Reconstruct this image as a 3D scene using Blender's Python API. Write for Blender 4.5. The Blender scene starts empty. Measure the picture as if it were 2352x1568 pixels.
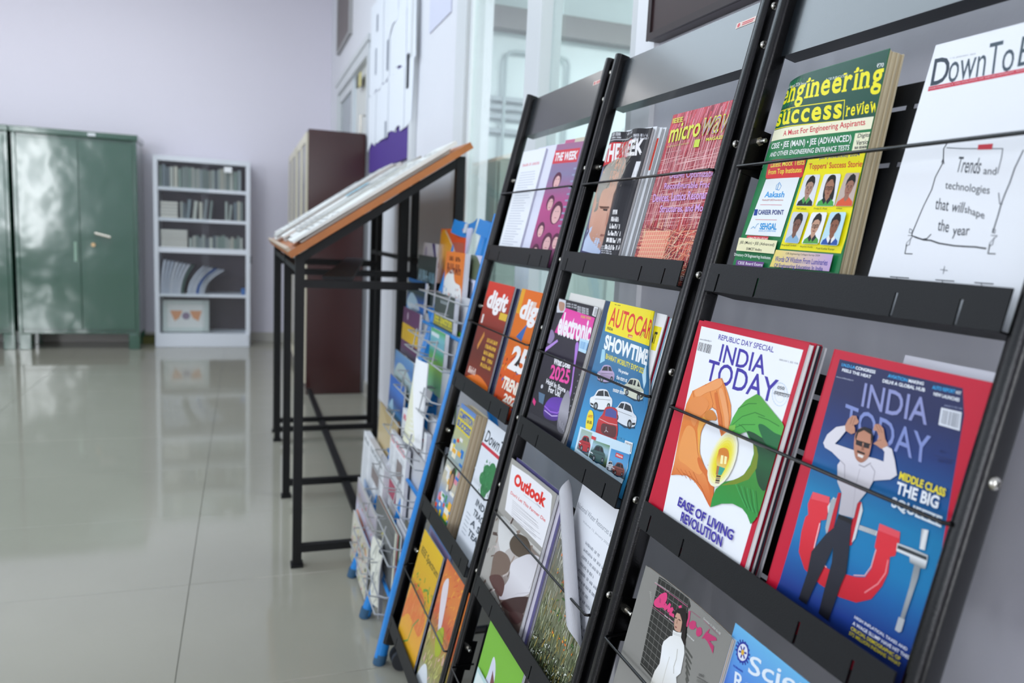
import bpy, bmesh, math, random
from mathutils import Vector, Matrix
random.seed(7)
SC = bpy.context.scene
COL = SC.collection
# ------------------------------------------------------------------ camera
H = 1.17
FPX = 1748.02
def cam_axes(yaw, pitch, roll):
    yaw, pitch, roll = map(math.radians, (yaw, pitch, roll))
    cy, sy, cp, sp = math.cos(yaw), math.sin(yaw), math.cos(pitch), math.sin(pitch)
    f = Vector((sy*cp, cy*cp, -sp)); r = Vector((cy, -sy, 0)); d = f.cross(r)
    cr, sr = math.cos(roll), math.sin(roll)
    return cr*r + sr*d, -sr*r + cr*d, f
CR, CD, CF = cam_axes(19.63168, 7.77506, -2.77926)
cd = bpy.data.cameras.new('camera'); cam = bpy.data.objects.new('camera', cd); COL.objects.link(cam)
cam.matrix_world = Matrix(((CR.x, -CD.x, -CF.x, 0), (CR.y, -CD.y, -CF.y, 0), (CR.z, -CD.z, -CF.z, H), (0, 0, 0, 1)))
cd.sensor_width = 36; cd.lens = FPX/2352*36; cd.clip_start = .02; cd.clip_end = 60
cd.dof.use_dof = True; cd.dof.focus_distance = 1.08; cd.dof.aperture_fstop = 4.4
SC.camera = cam
SC.view_settings.view_transform = 'Standard'; SC.view_settings.look = 'None'
SC.view_settings.gamma = 1; SC.view_settings.use_curve_mapping = False
SC.view_settings.exposure = 0.0
# ------------------------------------------------------------------ sky, window light and added fill lamps
w = bpy.data.worlds.new('sky'); SC.world = w; w.use_nodes = True
w.node_tree.nodes['Background'].inputs[0].default_value = (.72, .84, 1, 1)
w.node_tree.nodes['Background'].inputs[1].default_value = 1.2
def area(name, loc, rot, sx, sy, power, col):
    l = bpy.data.lights.new(name, 'AREA'); l.shape = 'RECTANGLE'; l.size = sx; l.size_y = sy; l.energy = power; l.color = col
    o = bpy.data.objects.new(name, l); COL.objects.link(o); o.location = loc; o.rotation_euler = rot
    return o
XL, XR, YB, YN, ZC = -4.2, .83, 8.1, -2.6, 3.6      # room: left, right, back, near walls and ceiling
WINS = [(-1.9, -.3), (.3, 1.9), (2.5, 4.1), (4.7, 6.3)]
for (a, b), pw in zip(WINS, (52, 5, 14, 34)):
    area('daylight', (XL-.12, (a+b)/2, 1.95), (0, math.radians(-90), 0), 2.1, b-a, pw, (.90, .95, 1))
NW0, NW1 = -4.15, -3.72
area('daylight_behind', ((NW0+NW1)/2, YN-.12, 1.7), (math.radians(90), 0, 0), NW1-NW0, 2.2, 58, (.94, .97, 1))
area('added_fill_behind', (.45, YN-.12, 1.4), (math.radians(90), 0, 0), .7, 2.4, 34, (.97, .98, 1))  # added fill from an invented opening, brightens page edges facing the camera
SKX, SKY = (-2.1, -.4), (1.7, 5.6)
area('skylight', ((SKX[0]+SKX[1])/2, (SKY[0]+SKY[1])/2, ZC+.06), (0, 0, 0), SKX[1]-SKX[0], SKY[1]-SKY[0], 64, (.76, .90, 1))
area('added_back_fill', (-1.9, 6.4, ZC-.06), (0, 0, 0), 3.2, .5, 20, (1, .97, .95))  # added lamp near the ceiling, only lifts the back wall
area('office_light', (2.6, 2.2, 2.9), (0, 0, 0), 1.6, 1.6, 150, (.95, .99, 1))

# ------------------------------------------------------------------ measuring: a pixel of the photograph -> a ray -> a point on a real plane
TH = math.radians(12.917)
def ray(p):
    return CR*((p[0]-1176)/FPX) + CD*((p[1]-784)/FPX) + CF
class Frame:
    """a leaning display plane running along y: P(y,t,n)"""
    def __init__(s, x0, th):
        s.o = Vector((x0, 0, H)); s.t = Vector((math.sin(th), 0, math.cos(th))); s.n = Vector((-math.cos(th), 0, math.sin(th)))
    def P(s, y, t, n=0): return s.o + s.t*t + s.n*n + Vector((0, y, 0))
    def hit(s, p, n=0):
        d = ray(p); c = Vector((0, 0, H)); k = ((s.o + s.n*n - c).dot(s.n))/d.dot(s.n); q = c + d*k
        return q.y, (q - s.o).dot(s.t)
RK = Frame(.62, TH)
ST = Frame(.637, math.radians(13.8))
# ------------------------------------------------------------------ materials
def lin(c):
    if isinstance(c, str):
        c = c.lstrip('#'); c = [int(c[i:i+2], 16)/255 for i in (0, 2, 4)]
        c = [x/12.92 if x <= .04045 else ((x+.055)/1.055)**2.4 for x in c]
    return tuple(c[:3])
MATS = {}
def mat(name, col, rough=.5, metal=0, spec=.5, bump=0, bscale=200, var=0, vscale=6, coat=0, attr=False):
    key = (name, col, rough, metal)
    if key in MATS: return MATS[key]
    m = bpy.data.materials.new(name); m.use_nodes = True; nt = m.node_tree; b = nt.nodes['Principled BSDF']
    c = lin(col)
    b.inputs['Base Color'].default_value = (*c, 1); b.inputs['Roughness'].default_value = rough
    b.inputs['Metallic'].default_value = metal; b.inputs['Specular IOR Level'].default_value = spec
    if coat: b.inputs['Coat Weight'].default_value = coat; b.inputs['Coat Roughness'].default_value = .12
    tc = nt.nodes.new('ShaderNodeTexCoord')
    if attr:
        a = nt.nodes.new('ShaderNodeAttribute'); a.attribute_name = 'Col'; nt.links.new(a.outputs['Color'], b.inputs['Base Color'])
    elif var:
        n = nt.nodes.new('ShaderNodeTexNoise'); n.inputs['Scale'].default_value = vscale; n.inputs['Detail'].default_value = 5
        nt.links.new(tc.outputs['Object'], n.inputs['Vector'])
        mx = nt.nodes.new('ShaderNodeMix'); mx.data_type = 'RGBA'
        mx.inputs[6].default_value = (*[x*(1-var) for x in c], 1); mx.inputs[7].default_value = (*[min(1, x*(1+var)) for x in c], 1)
        nt.links.new(n.outputs['Fac'], mx.inputs[0]); nt.links.new(mx.outputs[2], b.inputs['Base Color'])
    if bump:
        n2 = nt.nodes.new('ShaderNodeTexNoise'); n2.inputs['Scale'].default_value = bscale; n2.inputs['Detail'].default_value = 3
        nt.links.new(tc.outputs['Object'], n2.inputs['Vector'])
        bp = nt.nodes.new('ShaderNodeBump'); bp.inputs['Strength'].default_value = bump; bp.inputs['Distance'].default_value = .002
        nt.links.new(n2.outputs['Fac'], bp.inputs['Height']); nt.links.new(bp.outputs['Normal'], b.inputs['Normal'])
    MATS[key] = m; return m
def glass_mat():
    m = bpy.data.materials.new('window_glass'); m.use_nodes = True; nt = m.node_tree; nt.nodes.remove(nt.nodes['Principled BSDF'])
    t = nt.nodes.new('ShaderNodeBsdfTransparent'); t.inputs[0].default_value = (.94, .98, .98, 1)
    g = nt.nodes.new('ShaderNodeBsdfGlossy'); g.inputs['Roughness'].default_value = .02
    f = nt.nodes.new('ShaderNodeFresnel'); f.inputs[0].default_value = 1.5
    gm = nt.nodes.new('ShaderNodeNewGeometry'); mr = nt.nodes.new('ShaderNodeMapRange'); mr.inputs[3].default_value = 1.5; mr.inputs[4].default_value = 1/1.5
    nt.links.new(gm.outputs['Backfacing'], mr.inputs[0]); nt.links.new(mr.outputs[0], f.inputs[0])
    x = nt.nodes.new('ShaderNodeMixShader')
    nt.links.new(f.outputs[0], x.inputs[0]); nt.links.new(t.outputs[0], x.inputs[1]); nt.links.new(g.outputs[0], x.inputs[2])
    nt.links.new(x.outputs[0], nt.nodes['Material Output'].inputs[0]); return m
M_GLASS = glass_mat()
M_CLEAR = glass_mat(); M_CLEAR.name = 'cabinet_glass'; M_CLEAR.node_tree.nodes['Transparent BSDF'].inputs[0].default_value = (.97, .98, .98, 1)
M_PRINT = mat('printed_paper', '#ffffff', .30, spec=.28, attr=True, coat=.0, bump=.06, bscale=60)
M_MATTE = mat('newsprint', '#fffffe', .8, attr=True)
M_BLK = mat('black_painted_tube', '#040405', .24, spec=.45, bump=.1, bscale=500)
M_HDR = mat('dark_powder_coated_sheet', '#0f171c', .27, spec=.9, bump=.08, bscale=900, coat=.5)  # base tinted blue: sky reflected in the headers put into the colour
M_TRAY = mat('charcoal_powder_coated_sheet', '#141517', .42, spec=.28, bump=.2, bscale=900)
M_STEEL = mat('zinc_screw', '#c9c6bc', .25, metal=1)
M_BLUE = mat('blue_painted_tube', '#2384d2', .25, bump=.1)
M_WIRE = mat('grey_coated_wire', '#a9abac', .4)
# ------------------------------------------------------------------ object helpers
def link(name, me, parent=None, m=None):
    o = bpy.data.objects.new(name, me); COL.objects.link(o)
    if parent: o.parent = parent
    if m is not None and me is not None:
        for x in (m if isinstance(m, (list, tuple)) else [m]): me.materials.append(x)
    return o
def tag(o, label=None, cat=None, group=None, kind=None):
    for k, v in (('label', label), ('category', cat), ('group', group), ('kind', kind)):
        if v: o[k] = v
    return o
def empty(name, loc, label, cat, group=None, mw=None):
    o = bpy.data.objects.new(name, None); COL.objects.link(o); o.empty_display_size = .05
    if mw is not None: o.matrix_world = mw
    else: o.location = loc
    return tag(o, label, cat, group)
def bm_obj(name, bm, m, parent=None, smooth=False):
    me = bpy.data.meshes.new(name); bmesh.ops.recalc_face_normals(bm, faces=bm.faces); bm.to_mesh(me); bm.free()
    if smooth:
        for p in me.polygons: p.use_smooth = True
        try: me.set_sharp_from_angle(angle=math.radians(40))
        except Exception: pass
    return link(name, me, parent, m)
def box(bm, a, b, bev=0):
    a, b = Vector(a), Vector(b); lo = Vector(map(min, a, b)); hi = Vector(map(max, a, b))
    r = bmesh.ops.create_cube(bm, size=1); vs = r['verts']
    for v in vs: v.co = Vector(((lo[i]+hi[i])/2 + v.co[i]*(hi[i]-lo[i]) for i in range(3)))
    if bev:
        es = list({e for v in vs for e in v.link_edges})
        bmesh.ops.bevel(bm, geom=es, offset=bev, segments=2, affect='EDGES', profile=.5)
def boxes(name, L, m, parent=None, bev=0, off=(0, 0, 0)):
    bm = bmesh.new()
    for a, b in L: box(bm, Vector(a)-Vector(off), Vector(b)-Vector(off), bev)
    return bm_obj(name, bm, m, parent)
def hexa(bm, P8):
    v = [bm.verts.new(p) for p in P8]
    for f in ((0, 1, 2, 3), (4, 5, 6, 7), (0, 1, 5, 4), (1, 2, 6, 5), (2, 3, 7, 6), (3, 0, 4, 7)): bm.faces.new([v[i] for i in f])
def fbox(bm, F, y, t, n, off=(0, 0, 0)):
    """box in leaning-frame coordinates"""
    o = Vector(off)
    hexa(bm, [F.P(y[a], t[b], n[c])-o for c in (0, 1) for a, b in ((0, 0), (1, 0), (1, 1), (0, 1))])
def tube(bm, pts, r, seg=8, cap=True):
    pts = [Vector(p) for p in pts]; rings = []
    for i, p in enumerate(pts):
        d = (pts[min(i+1, len(pts)-1)] - pts[max(i-1, 0)]).normalized()
        a = d.orthogonal().normalized() if not rings else (rings[-1][1] - d*rings[-1][1].dot(d)).normalized()
        b = d.cross(a)
        rr = r[i] if isinstance(r, (list, tuple)) else r
        rings.append(([bm.verts.new(p + (a*math.cos(k*math.tau/seg) + b*math.sin(k*math.tau/seg))*rr) for k in range(seg)], a))
    for (A, _), (B, _) in zip(rings, rings[1:]):
        for k in range(seg): bm.faces.new((A[k], A[(k+1) % seg], B[(k+1) % seg], B[k]))
    if cap: bm.faces.new(rings[0][0]); bm.faces.new(rings[-1][0][::-1])
def tubes(name, paths, r, m, parent=None, seg=8, off=(0, 0, 0)):
    bm = bmesh.new()
    for p in paths: tube(bm, [Vector(q)-Vector(off) for q in p], r, seg)
    return bm_obj(name, bm, m, parent, True)
def spline(pts, n=5):
    out = []; N = len(pts)
    for i in range(N):
        p0, p1, p2, p3 = (Vector((*pts[(i+k-1) % N], 0)) for k in range(4))
        for j in range(n):
            t = j/n
            q = .5*((2*p1) + (p2-p0)*t + (2*p0-5*p1+4*p2-p3)*t*t + (3*p1-p0-3*p2+p3)*t**3)
            out.append((q.x, q.y))
    return out
def K(x0, y0, s): return lambda X, Y: (x0+X/s, y0+Y/s)     # coordinates read in an enlarged crop of the photograph
def quadmap(q):
    """unit square (a right, b down) -> quad TL,TR,BR,BL"""
    return lambda a, b: tuple((q[0][i]*(1-a)+q[1][i]*a)*(1-b) + (q[3][i]*(1-a)+q[2][i]*a)*b for i in (0, 1))
# ------------------------------------------------------------------ printed sheets
_tc = {}
def text_mesh(s, bold=0, serif=False):
    key = (s, bold, serif)
    if key in _tc: return _tc[key]
    if s[0] == '~':      # print too small or blurred in the photograph to read: word-like strokes
        R_ = random.Random(len(s)*7+ord(s[1])); V, Fs = [], []; n = len(s)-1
        for i, ch in enumerate(s[1:]):
            if ch == ' ': continue
            for a, b, c, d in ((0, 0, .28, 1), (.28, R_.choice([0, .4, .8]), .55, R_.choice([.2, .6, 1])), (.55, 0, .8, R_.choice([.6, 1]))):
                if d <= b: b, d = d, b+.15
                k = len(V); V += [((i+a)/n, b), ((i+c)/n, b), ((i+c)/n, d), ((i+a)/n, d)]; Fs.append((k, k+1, k+2, k+3))
        _tc[key] = (V, Fs); return V, Fs
    def one(c):
        cu = bpy.data.curves.new('t', 'FONT'); cu.body = c; cu.size = 1; cu.offset = bold; cu.resolution_u = 3
        o = bpy.data.objects.new('t', cu); COL.objects.link(o)
        me = bpy.data.meshes.new_from_object(o.evaluated_get(bpy.context.evaluated_depsgraph_get()))
        V = [(v.co.x, v.co.y) for v in me.vertices]; Fs = [tuple(p.vertices) for p in me.polygons]
        bpy.data.objects.remove(o); bpy.data.curves.remove(cu); bpy.data.meshes.remove(me)
        return V, Fs
    if not serif: V, Fs = one(s)
    else:
        V, Fs, x = [], [], 0
        def r(x0, y0, x1, y1):
            n = len(V); V.extend([(x0, y0), (x1, y0), (x1, y1), (x0, y1)]); Fs.append((n, n+1, n+2, n+3))
        for c in s:
            v, f = one(c)
            x0, x1 = min(a for a, b in v), max(a for a, b in v)
            y1 = .55
            n = len(V); V += [(a-x0+x, b) for a, b in v]; Fs += [tuple(i+n for i in q) for q in f]
            W = x1-x0; st = .09+2*bold; h = .045; e = .05
            if c in 'nirmh': r(x-e, 0-bold, x+st+e, h)
            if c in 'nhm': r(x+W-st-e, 0-bold, x+W+e, h)
            if c in 'nirmu': r(x-e*1.4, y1-h, x+st*.6, y1+.01)
            if c in 'u': r(x+W-st-e, y1-h, x+W-.02, y1+.01); r(x+W-.05, 0-bold, x+W+e, h)
            if c in 'vw': r(x-e, y1-h, x+st+e, y1+.01); r(x+W-st-e, y1-h, x+W+e, y1+.01)
            x += W+.10
    if not V: V, Fs = [(0, 0), (1, 0), (1, 1)], []
    x0, x1 = min(a for a, b in V), max(a for a, b in V); y0, y1 = min(b for a, b in V), max(b for a, b in V)
    V = [((a-x0)/max(1e-6, x1-x0), (b-y0)/max(1e-6, y1-y0)) for a, b in V]
    _tc[key] = (V, Fs); return V, Fs
class Sheet:
    """a flat printed sheet with its own plane; art is given where the photograph shows it, lettering is real letter shapes"""
    def __init__(s, o, u, v, W, Hh):
        s.o, s.u, s.v, s.W, s.H = o, u.normalized(), v.normalized(), W, Hh
        s.w = s.u.cross(s.v).normalized(); s.z = .0003; s.bend = None; s.fit = False; s.st = .000014
        s.art = bmesh.new(); s.txt = bmesh.new(); s.ca = s.art.loops.layers.float_color.new('Col'); s.ct = s.txt.loops.layers.float_color.new('Col')
    def mw(s):
        return Matrix(((s.u.x, s.v.x, s.w.x, s.o.x), (s.u.y, s.v.y, s.w.y, s.o.y), (s.u.z, s.v.z, s.w.z, s.o.z), (0, 0, 0, 1)))
    def uv(s, p):
        d = ray(p); c = Vector((0, 0, H)); off = Vector((0, 0, 0))
        for _ in range(6 if s.bend and s.fit else 1):
            k = (s.o+off-c).dot(s.w)/d.dot(s.w); q = c+d*k-s.o; r = (q.dot(s.u), q.dot(s.v))
            if s.bend and s.fit: off = s.w*s.bend(min(s.W, max(0, r[0])), min(s.H, max(0, r[1])))
        return r
    def frac(s, a, b): return a*s.W, b*s.H
    def _face(s, bm, lay, pts, col, col2=None, ax=None, clip=True):
        vs = [bm.verts.new((a, b, s.z)) for a, b in pts]
        try: f = bm.faces.new(vs)
        except Exception: return
        fs = [f]
        if len(pts) > 4: fs = bmesh.ops.triangulate(bm, faces=[f])['faces']
        c1 = lin(col)
        if col2 is None:
            for f in fs:
                for l in f.loops: l[lay] = (*c1, 1)
        else:
            c2 = lin(col2) if not isinstance(col2, list) else None
            stops = [c1] + ([lin(c) for c in col2] if c2 is None else [c2])
            lo = min(b for a, b in pts) if ax is None else min(a*ax[0]+b*ax[1] for a, b in pts)
            hi = max(b for a, b in pts) if ax is None else max(a*ax[0]+b*ax[1] for a, b in pts)
            X = ax or (0, 1)
            es = [(X, lo+(hi-lo)*k/8) for k in range(1, 8)]
            geom = set(fs)
            for X_, dd in es:
                live = [f for f in geom if f.is_valid]
                g = live + list({e for f in live for e in f.edges}) + list({v for f in live for v in f.verts})
                r = bmesh.ops.bisect_plane(bm, geom=g, plane_co=Vector((X[0], X[1], 0))*dd/(X[0]**2+X[1]**2), plane_no=(X[0], X[1], 0), dist=1e-7)
                geom = {x for x in r['geom'] if isinstance(x, bmesh.types.BMFace)} | {f for f in live if f.is_valid}
            for f in geom:
                if not f.is_valid: continue
                for l in f.loops:
                    k = (l.vert.co.x*X[0]+l.vert.co.y*X[1]-lo)/max(1e-9, hi-lo); k = 1-min(1, max(0, k))   # 0 at top
                    k *= len(stops)-1; i = min(len(stops)-2, int(k)); k -= i
                    l[lay] = (*[stops[i][j]*(1-k)+stops[i+1][j]*k for j in range(3)], 1)
    def clipuv(s, pts):
        def cl(P, ins, inter):
            out = []
            for i in range(len(P)):
                a, b = P[i-1], P[i]
                if ins(b):
                    if not ins(a): out.append(inter(a, b))
                    out.append(b)
                elif ins(a): out.append(inter(a, b))
            return out
        e = .0004
        for ax, lim, sg in ((0, e, 1), (0, s.W-e, -1), (1, e, 1), (1, s.H-e, -1)):
            if not pts: break
            def inter(a, b):
                k = (lim-a[ax])/(b[ax]-a[ax]); return tuple(a[j]+(b[j]-a[j])*k for j in (0, 1))
            pts = cl(pts, lambda p: (p[ax]-lim)*sg >= 0, inter)
        return pts
    def step(s): s.z += s.st
    def fill(s, col, col2=None, ax=None):
        s._face(s.art, s.ca, [(0, 0), (s.W, 0), (s.W, s.H), (0, s.H)], col, col2, ax); s.step()
    def puv(s, pts, col, col2=None, ax=None):
        pts = s.clipuv(list(pts))
        if len(pts) > 2: s._face(s.art, s.ca, pts, col, col2, ax)
        s.step()
    def poly(s, px, col, col2=None, ax=None, smooth=False):
        if smooth: px = spline(px)
        s.puv([s.uv(p) for p in px], col, col2, ax)
    def fpoly(s, fr, col, col2=None, ax=None, smooth=False):
        if smooth: fr = spline(fr)
        s.puv([s.frac(*p) for p in fr], col, col2, ax)
    def frect(s, a0, b0, a1, b1, col, col2=None, ax=None): s.fpoly([(a0, b0), (a1, b0), (a1, b1), (a0, b1)], col, col2, ax)
    def line(s, pts, wd, col, px=True):
        P = [Vector(s.uv(p)) if px else Vector(s.frac(*p)) for p in pts]
        for a, b in zip(P, P[1:]):
            d = (b-a)
            if d.length < 1e-6: continue
            d.normalize(); n = Vector((-d.y, d.x))*wd/2; e = d*wd*.3
            q = s.clipuv([tuple(a-n-e), tuple(b-n+e), tuple(b+n+e), tuple(a+n-e)])
            if len(q) > 2: s._face(s.art, s.ca, q, col)
        s.step()
    def ell(s, c, rx, ry, col, col2=None, n=20, px=False, rot=0):
        cx, cy = (s.uv(c) if px else s.frac(*c))
        s.puv([(cx+rx*math.cos(k*math.tau/n)*math.cos(rot)-ry*math.sin(k*math.tau/n)*math.sin(rot), cy+rx*math.cos(k*math.tau/n)*math.sin(rot)+ry*math.sin(k*math.tau/n)*math.cos(rot)) for k in range(n)], col, col2)
    def text(s, str_, BL, BR, TL, col, bold=0, serif=False, px=True):
        g = s.uv if px else (lambda p: s.frac(*p))
        o, x, y = (Vector(g(p)) for p in (BL, BR, TL)); x -= o; y -= o
        V, Fs = text_mesh(str_, bold, serif); c = (*lin(col), 1)
        vs = [s.txt.verts.new((*(o+x*a+y*b), s.z+.00002)) for a, b in V]
        for f in Fs:
            P = [(vs[i].co.x, vs[i].co.y) for i in f]
            mx, my = sum(p[0] for p in P)/len(P), sum(p[1] for p in P)/len(P)
            if not (0 < mx < s.W and 0 < my < s.H): continue
            for i in f: vs[i].co.x = min(s.W-.0002, max(.0002, vs[i].co.x)); vs[i].co.y = min(s.H, max(.0002, vs[i].co.y))
            try: fc = s.txt.faces.new([vs[i] for i in f])
            except Exception: continue
            for l in fc.loops: l[s.ct] = c
        s.step()
    def streaks(s, fr, cols, n, wd, ln, ang, jit=.2, seed=1):
        """print made of short strokes inside a fractional box"""
        R = random.Random(seed)
        for i in range(n):
            a = fr[0]+(fr[2]-fr[0])*R.random(); b = fr[1]+(fr[3]-fr[1])*R.random()
            th = math.radians(ang)+R.uniform(-jit, jit); L = ln*R.uniform(.4, 1.3); W = wd*R.uniform(.5, 1.5)
            c = Vector(s.frac(a, b)); d = Vector((math.cos(th), math.sin(th)))*L/2; nn = Vector((-d.y, d.x)).normalized()*W/2
            q = s.clipuv([tuple(c-d-nn), tuple(c+d-nn), tuple(c+d+nn), tuple(c-d+nn)])
            if len(q) > 2: s._face(s.art, s.ca, q, R.choice(cols))
            s.z += .0000012
        s.step()
    def bars(s, q, n=16, seed=3, col='#1a1a1a'):
        R = random.Random(seed); m = quadmap(q)
        for k in range(n):
            a = (k+.1)/n; b = a+R.uniform(.25, .7)/n
            s._face(s.art, s.ca, [s.uv(m(a, 0)), s.uv(m(b, 0)), s.uv(m(b, 1)), s.uv(m(a, 1))], col)
        s.step()
    def finish(s, parent, cov, matte=False, th=.0003):
        m = M_MATTE if matte else M_PRINT
        # the sheet itself below the print
        bm = bmesh.new(); lay = bm.loops.layers.float_color.new('Col')
        box(bm, (0, 0, -th), (s.W, s.H, .0002))
        c = (*lin(cov), 1)
        for f in bm.faces:
            for l in f.loops: l[lay] = c
        me = bpy.data.meshes.new('tmp'); s.art.to_mesh(me); 
        bm2 = bmesh.new(); bm2.from_mesh(me); bm.to_mesh(me); bm.free(); bm2.from_mesh(me); bpy.data.meshes.remove(me)
        s.art.free()
        out = []
        for b, nm in ((bm2, 'front_cover'), (s.txt, 'lettering')):
            if not b.faces: b.free(); continue
            if s.bend: bendmesh(b, s.W, s.H, s.bend, *((24, 22) if s.fit else ()))
            me = bpy.data.meshes.new(nm); b.to_mesh(me); b.free(); out.append(link(nm, me, parent, m))
        return out
def curl(A, B, r, mx=2.6):
    """a page corner beyond the line A-B rolls towards the reader"""
    A, B = Vector(A), Vector(B); d = (B-A).normalized(); nn = Vector((-d.y, d.x))
    if nn.x+nn.y < 0: nn = -nn
    def f(u, v, z=0):
        s_ = (Vector((u, v))-A).dot(nn)
        if s_ <= 0: return (0, 0, 0)
        a = min(s_/r, mx); q = r-.0009*a
        p = q*math.sin(a); h = r-q*math.cos(a)
        return (nn.x*(p-s_-z*math.sin(a)), nn.y*(p-s_-z*math.sin(a)), h-z+z*math.cos(a))
    f.rolls = True
    return f
def bendmesh(b, W, Hh, f, nu=20, nv=18):
    if hasattr(f, 'rolls'): nu, nv = 48, 56
    for k in range(1, nu):
        bmesh.ops.bisect_plane(b, geom=b.faces[:]+b.edges[:]+b.verts[:], plane_co=(W*k/nu, 0, 0), plane_no=(1, 0, 0), dist=1e-7)
    for k in range(1, nv):
        bmesh.ops.bisect_plane(b, geom=b.faces[:]+b.edges[:]+b.verts[:], plane_co=(0, Hh*k/nv, 0), plane_no=(0, 1, 0), dist=1e-7)
    for v in b.verts:
        d = f(v.co.x, v.co.y, v.co.z) if hasattr(f, 'rolls') else f(v.co.x, v.co.y)
        if isinstance(d, tuple): v.co.x += d[0]; v.co.y += d[1]; v.co.z += d[2]
        else: v.co.z += d
def layers(name, W, Hh, th, parent, cols=('#e9e6de', '#dcd8ce'), n=5, fan=.0, seed=0, z0=-.0004, bend=None, matte=True):
    """page block: n slabs, each a little displaced at the free edge"""
    R = random.Random(seed); bm = bmesh.new(); lay = bm.loops.layers.float_color.new('Col')
    for k in range(n):
        z1 = z0-th*k/n; z2 = z0-th*(k+1)/n+.00015
        dx = fan*k/n+R.uniform(-.0012, .0004); dy = R.uniform(-.0015, 0)
        nf = len(bm.faces); box(bm, (.0005, 0, z2), (W+dx, Hh-.001+dy, z1)); c = (*lin(cols[k % len(cols)]), 1)
        bm.faces.ensure_lookup_table()
        for f in bm.faces[nf:]:
            for l in f.loops: l[lay] = c
    if bend: bendmesh(bm, W, Hh, bend)
    me = bpy.data.meshes.new(name); bm.to_mesh(me); bm.free()
    return link(name, me, parent, M_MATTE if matte else M_PRINT)
TB = [-.0615-.335*k for k in range(5)]
def mag(name, label, TL, TR, tb, nL=0, nR=0, th=.004, cov='#ffffff', art=None, F=RK, W=None, Hh=None, cat='magazine', group=None,
        pages=('#e9e6de', '#d6d2c8'), np=5, fan=0, bend=None, matte=False, BLp=None, seed=0, sw=None, tilt=0, fit=False):
    yl, tl = F.hit(TL, nL); A = F.P(yl, tl, nL)
    if W is None: yr, tr = F.hit(TR, nR); B = F.P(yr, tl, nR); W = (B-A).length; u = (B-A).normalized()
    else: u = (F.P(yl-math.sqrt(max(1e-9, W*W-(nR-nL)**2)), tl, nR)-A).normalized()
    if hasattr(F, 'stand'): W = max(.03, min(W, yl-1.957-fan*.8))
    if BLp is not None: tb = F.hit(BLp, nL)[1]
    if Hh: tb = tl-Hh
    v = F.t
    if tilt: u, v = (Matrix.Rotation(math.radians(tilt), 3, u.cross(v)) @ x for x in (u, v))
    Hh = tl-tb; o = A-v*Hh
    S = Sheet(o, u, v, W, Hh); S.bend = bend; S.fit = fit
    if fit: S.st = .00003; S.z = .0006
    e = empty(name, None, label, cat, group, S.mw())
    if art: art(S)
    S.finish(e, cov, matte)
    if th: layers('page_block', W, Hh, th, e, pages, np, fan, seed, bend=bend)
    return e
def part_sheet(parent_obj): pass
# ================================================================== THE SETTING
M_WALL = mat('lavender_white_paint', '#e6e2ec', .55, bump=.35, bscale=14, var=.02, vscale=1.3)
M_WALL2 = mat('white_wall_paint', '#e2e3e8', .5, bump=.5, bscale=30, var=.015)
M_ALU = mat('white_aluminium', '#d6dadb', .35)
M_FLOOR = mat('polished_vitrified_tile', '#9e9b8d', .07, var=.05, vscale=3, spec=.6)
M_GROUT = mat('tile_grout', '#6d6b64', .8)
M_CEIL = mat('ceiling_paint', '#e8eaee', .7)
def struct(o): o['kind'] = 'structure'; return o
fl = struct(boxes('floor', [((XL, YN, -.06), (XR, YB, -.004))], M_GROUT))
tx, ty = [XL], [YN]
x = -.165-1.2*4
while x < XR: 
    if x > XL+.05: tx.append(x)
    x += 1.2
y = 1.904-.63*8
while y < YB:
    if y > YN+.05: ty.append(y)
    y += .6315
tx.append(XR); ty.append(YB)
tmeshes = {}
for i in range(len(tx)-1):
    for j in range(len(ty)-1):
        a, b = tx[i+1]-tx[i]-.0016, ty[j+1]-ty[j]-.0016
        k = (round(a, 3), round(b, 3))
        if k not in tmeshes:
            bm = bmesh.new(); box(bm, (0, 0, -.008), (a, b, 0), .0008)
            me = bpy.data.meshes.new('tile'); bmesh.ops.recalc_face_normals(bm, faces=bm.faces); bm.to_mesh(me); bm.free(); me.materials.append(M_FLOOR); tmeshes[k] = me
        o = bpy.data.objects.new('tile', tmeshes[k]); COL.objects.link(o); o.parent = fl; o.location = (tx[i]+.0008, ty[j]+.0008, 0)
struct(boxes('ceiling', [((XL-.2, YN-.2, ZC), (SKX[0], YB+.2, ZC+.1)), ((SKX[1], YN-.2, ZC), (XR+.14, YB+.2, ZC+.1)), ((SKX[0], YN-.2, ZC), (SKX[1], SKY[0], ZC+.1)), ((SKX[0], SKY[1], ZC), (SKX[1], YB+.2, ZC+.1))], M_CEIL))
struct(boxes('wall_back', [((XL-.2, YB, -.06), (XR+.14, YB+.12, ZC))], M_WALL))
nw = struct(boxes('wall_near', [((XL-.2, YN-.12, -.06), (NW0, YN, ZC)), ((NW1, YN-.12, -.06), (.1, YN, ZC)), ((.8, YN-.12, -.06), (XR+.14, YN, ZC)), ((.1, YN-.12, 2.6), (.8, YN, ZC)), ((.1, YN-.12, -.06), (.8, YN, .2)), ((NW0, YN-.12, -.06), (NW1, YN, .6)), ((NW0, YN-.12, 2.8), (NW1, YN, ZC))], M_WALL))
L = [((XL-.12, YN, -.06), (XL, YB, .85)), ((XL-.12, YN, 3.05), (XL, YB, ZC))]
ys = [YN]+[v for ab in WINS for v in ab]+[YB]
for a, b in zip(ys[::2], ys[1::2]): L.append(((XL-.12, a, .85), (XL, b, 3.05)))
struct(boxes('wall_left', L, M_WALL))
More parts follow.
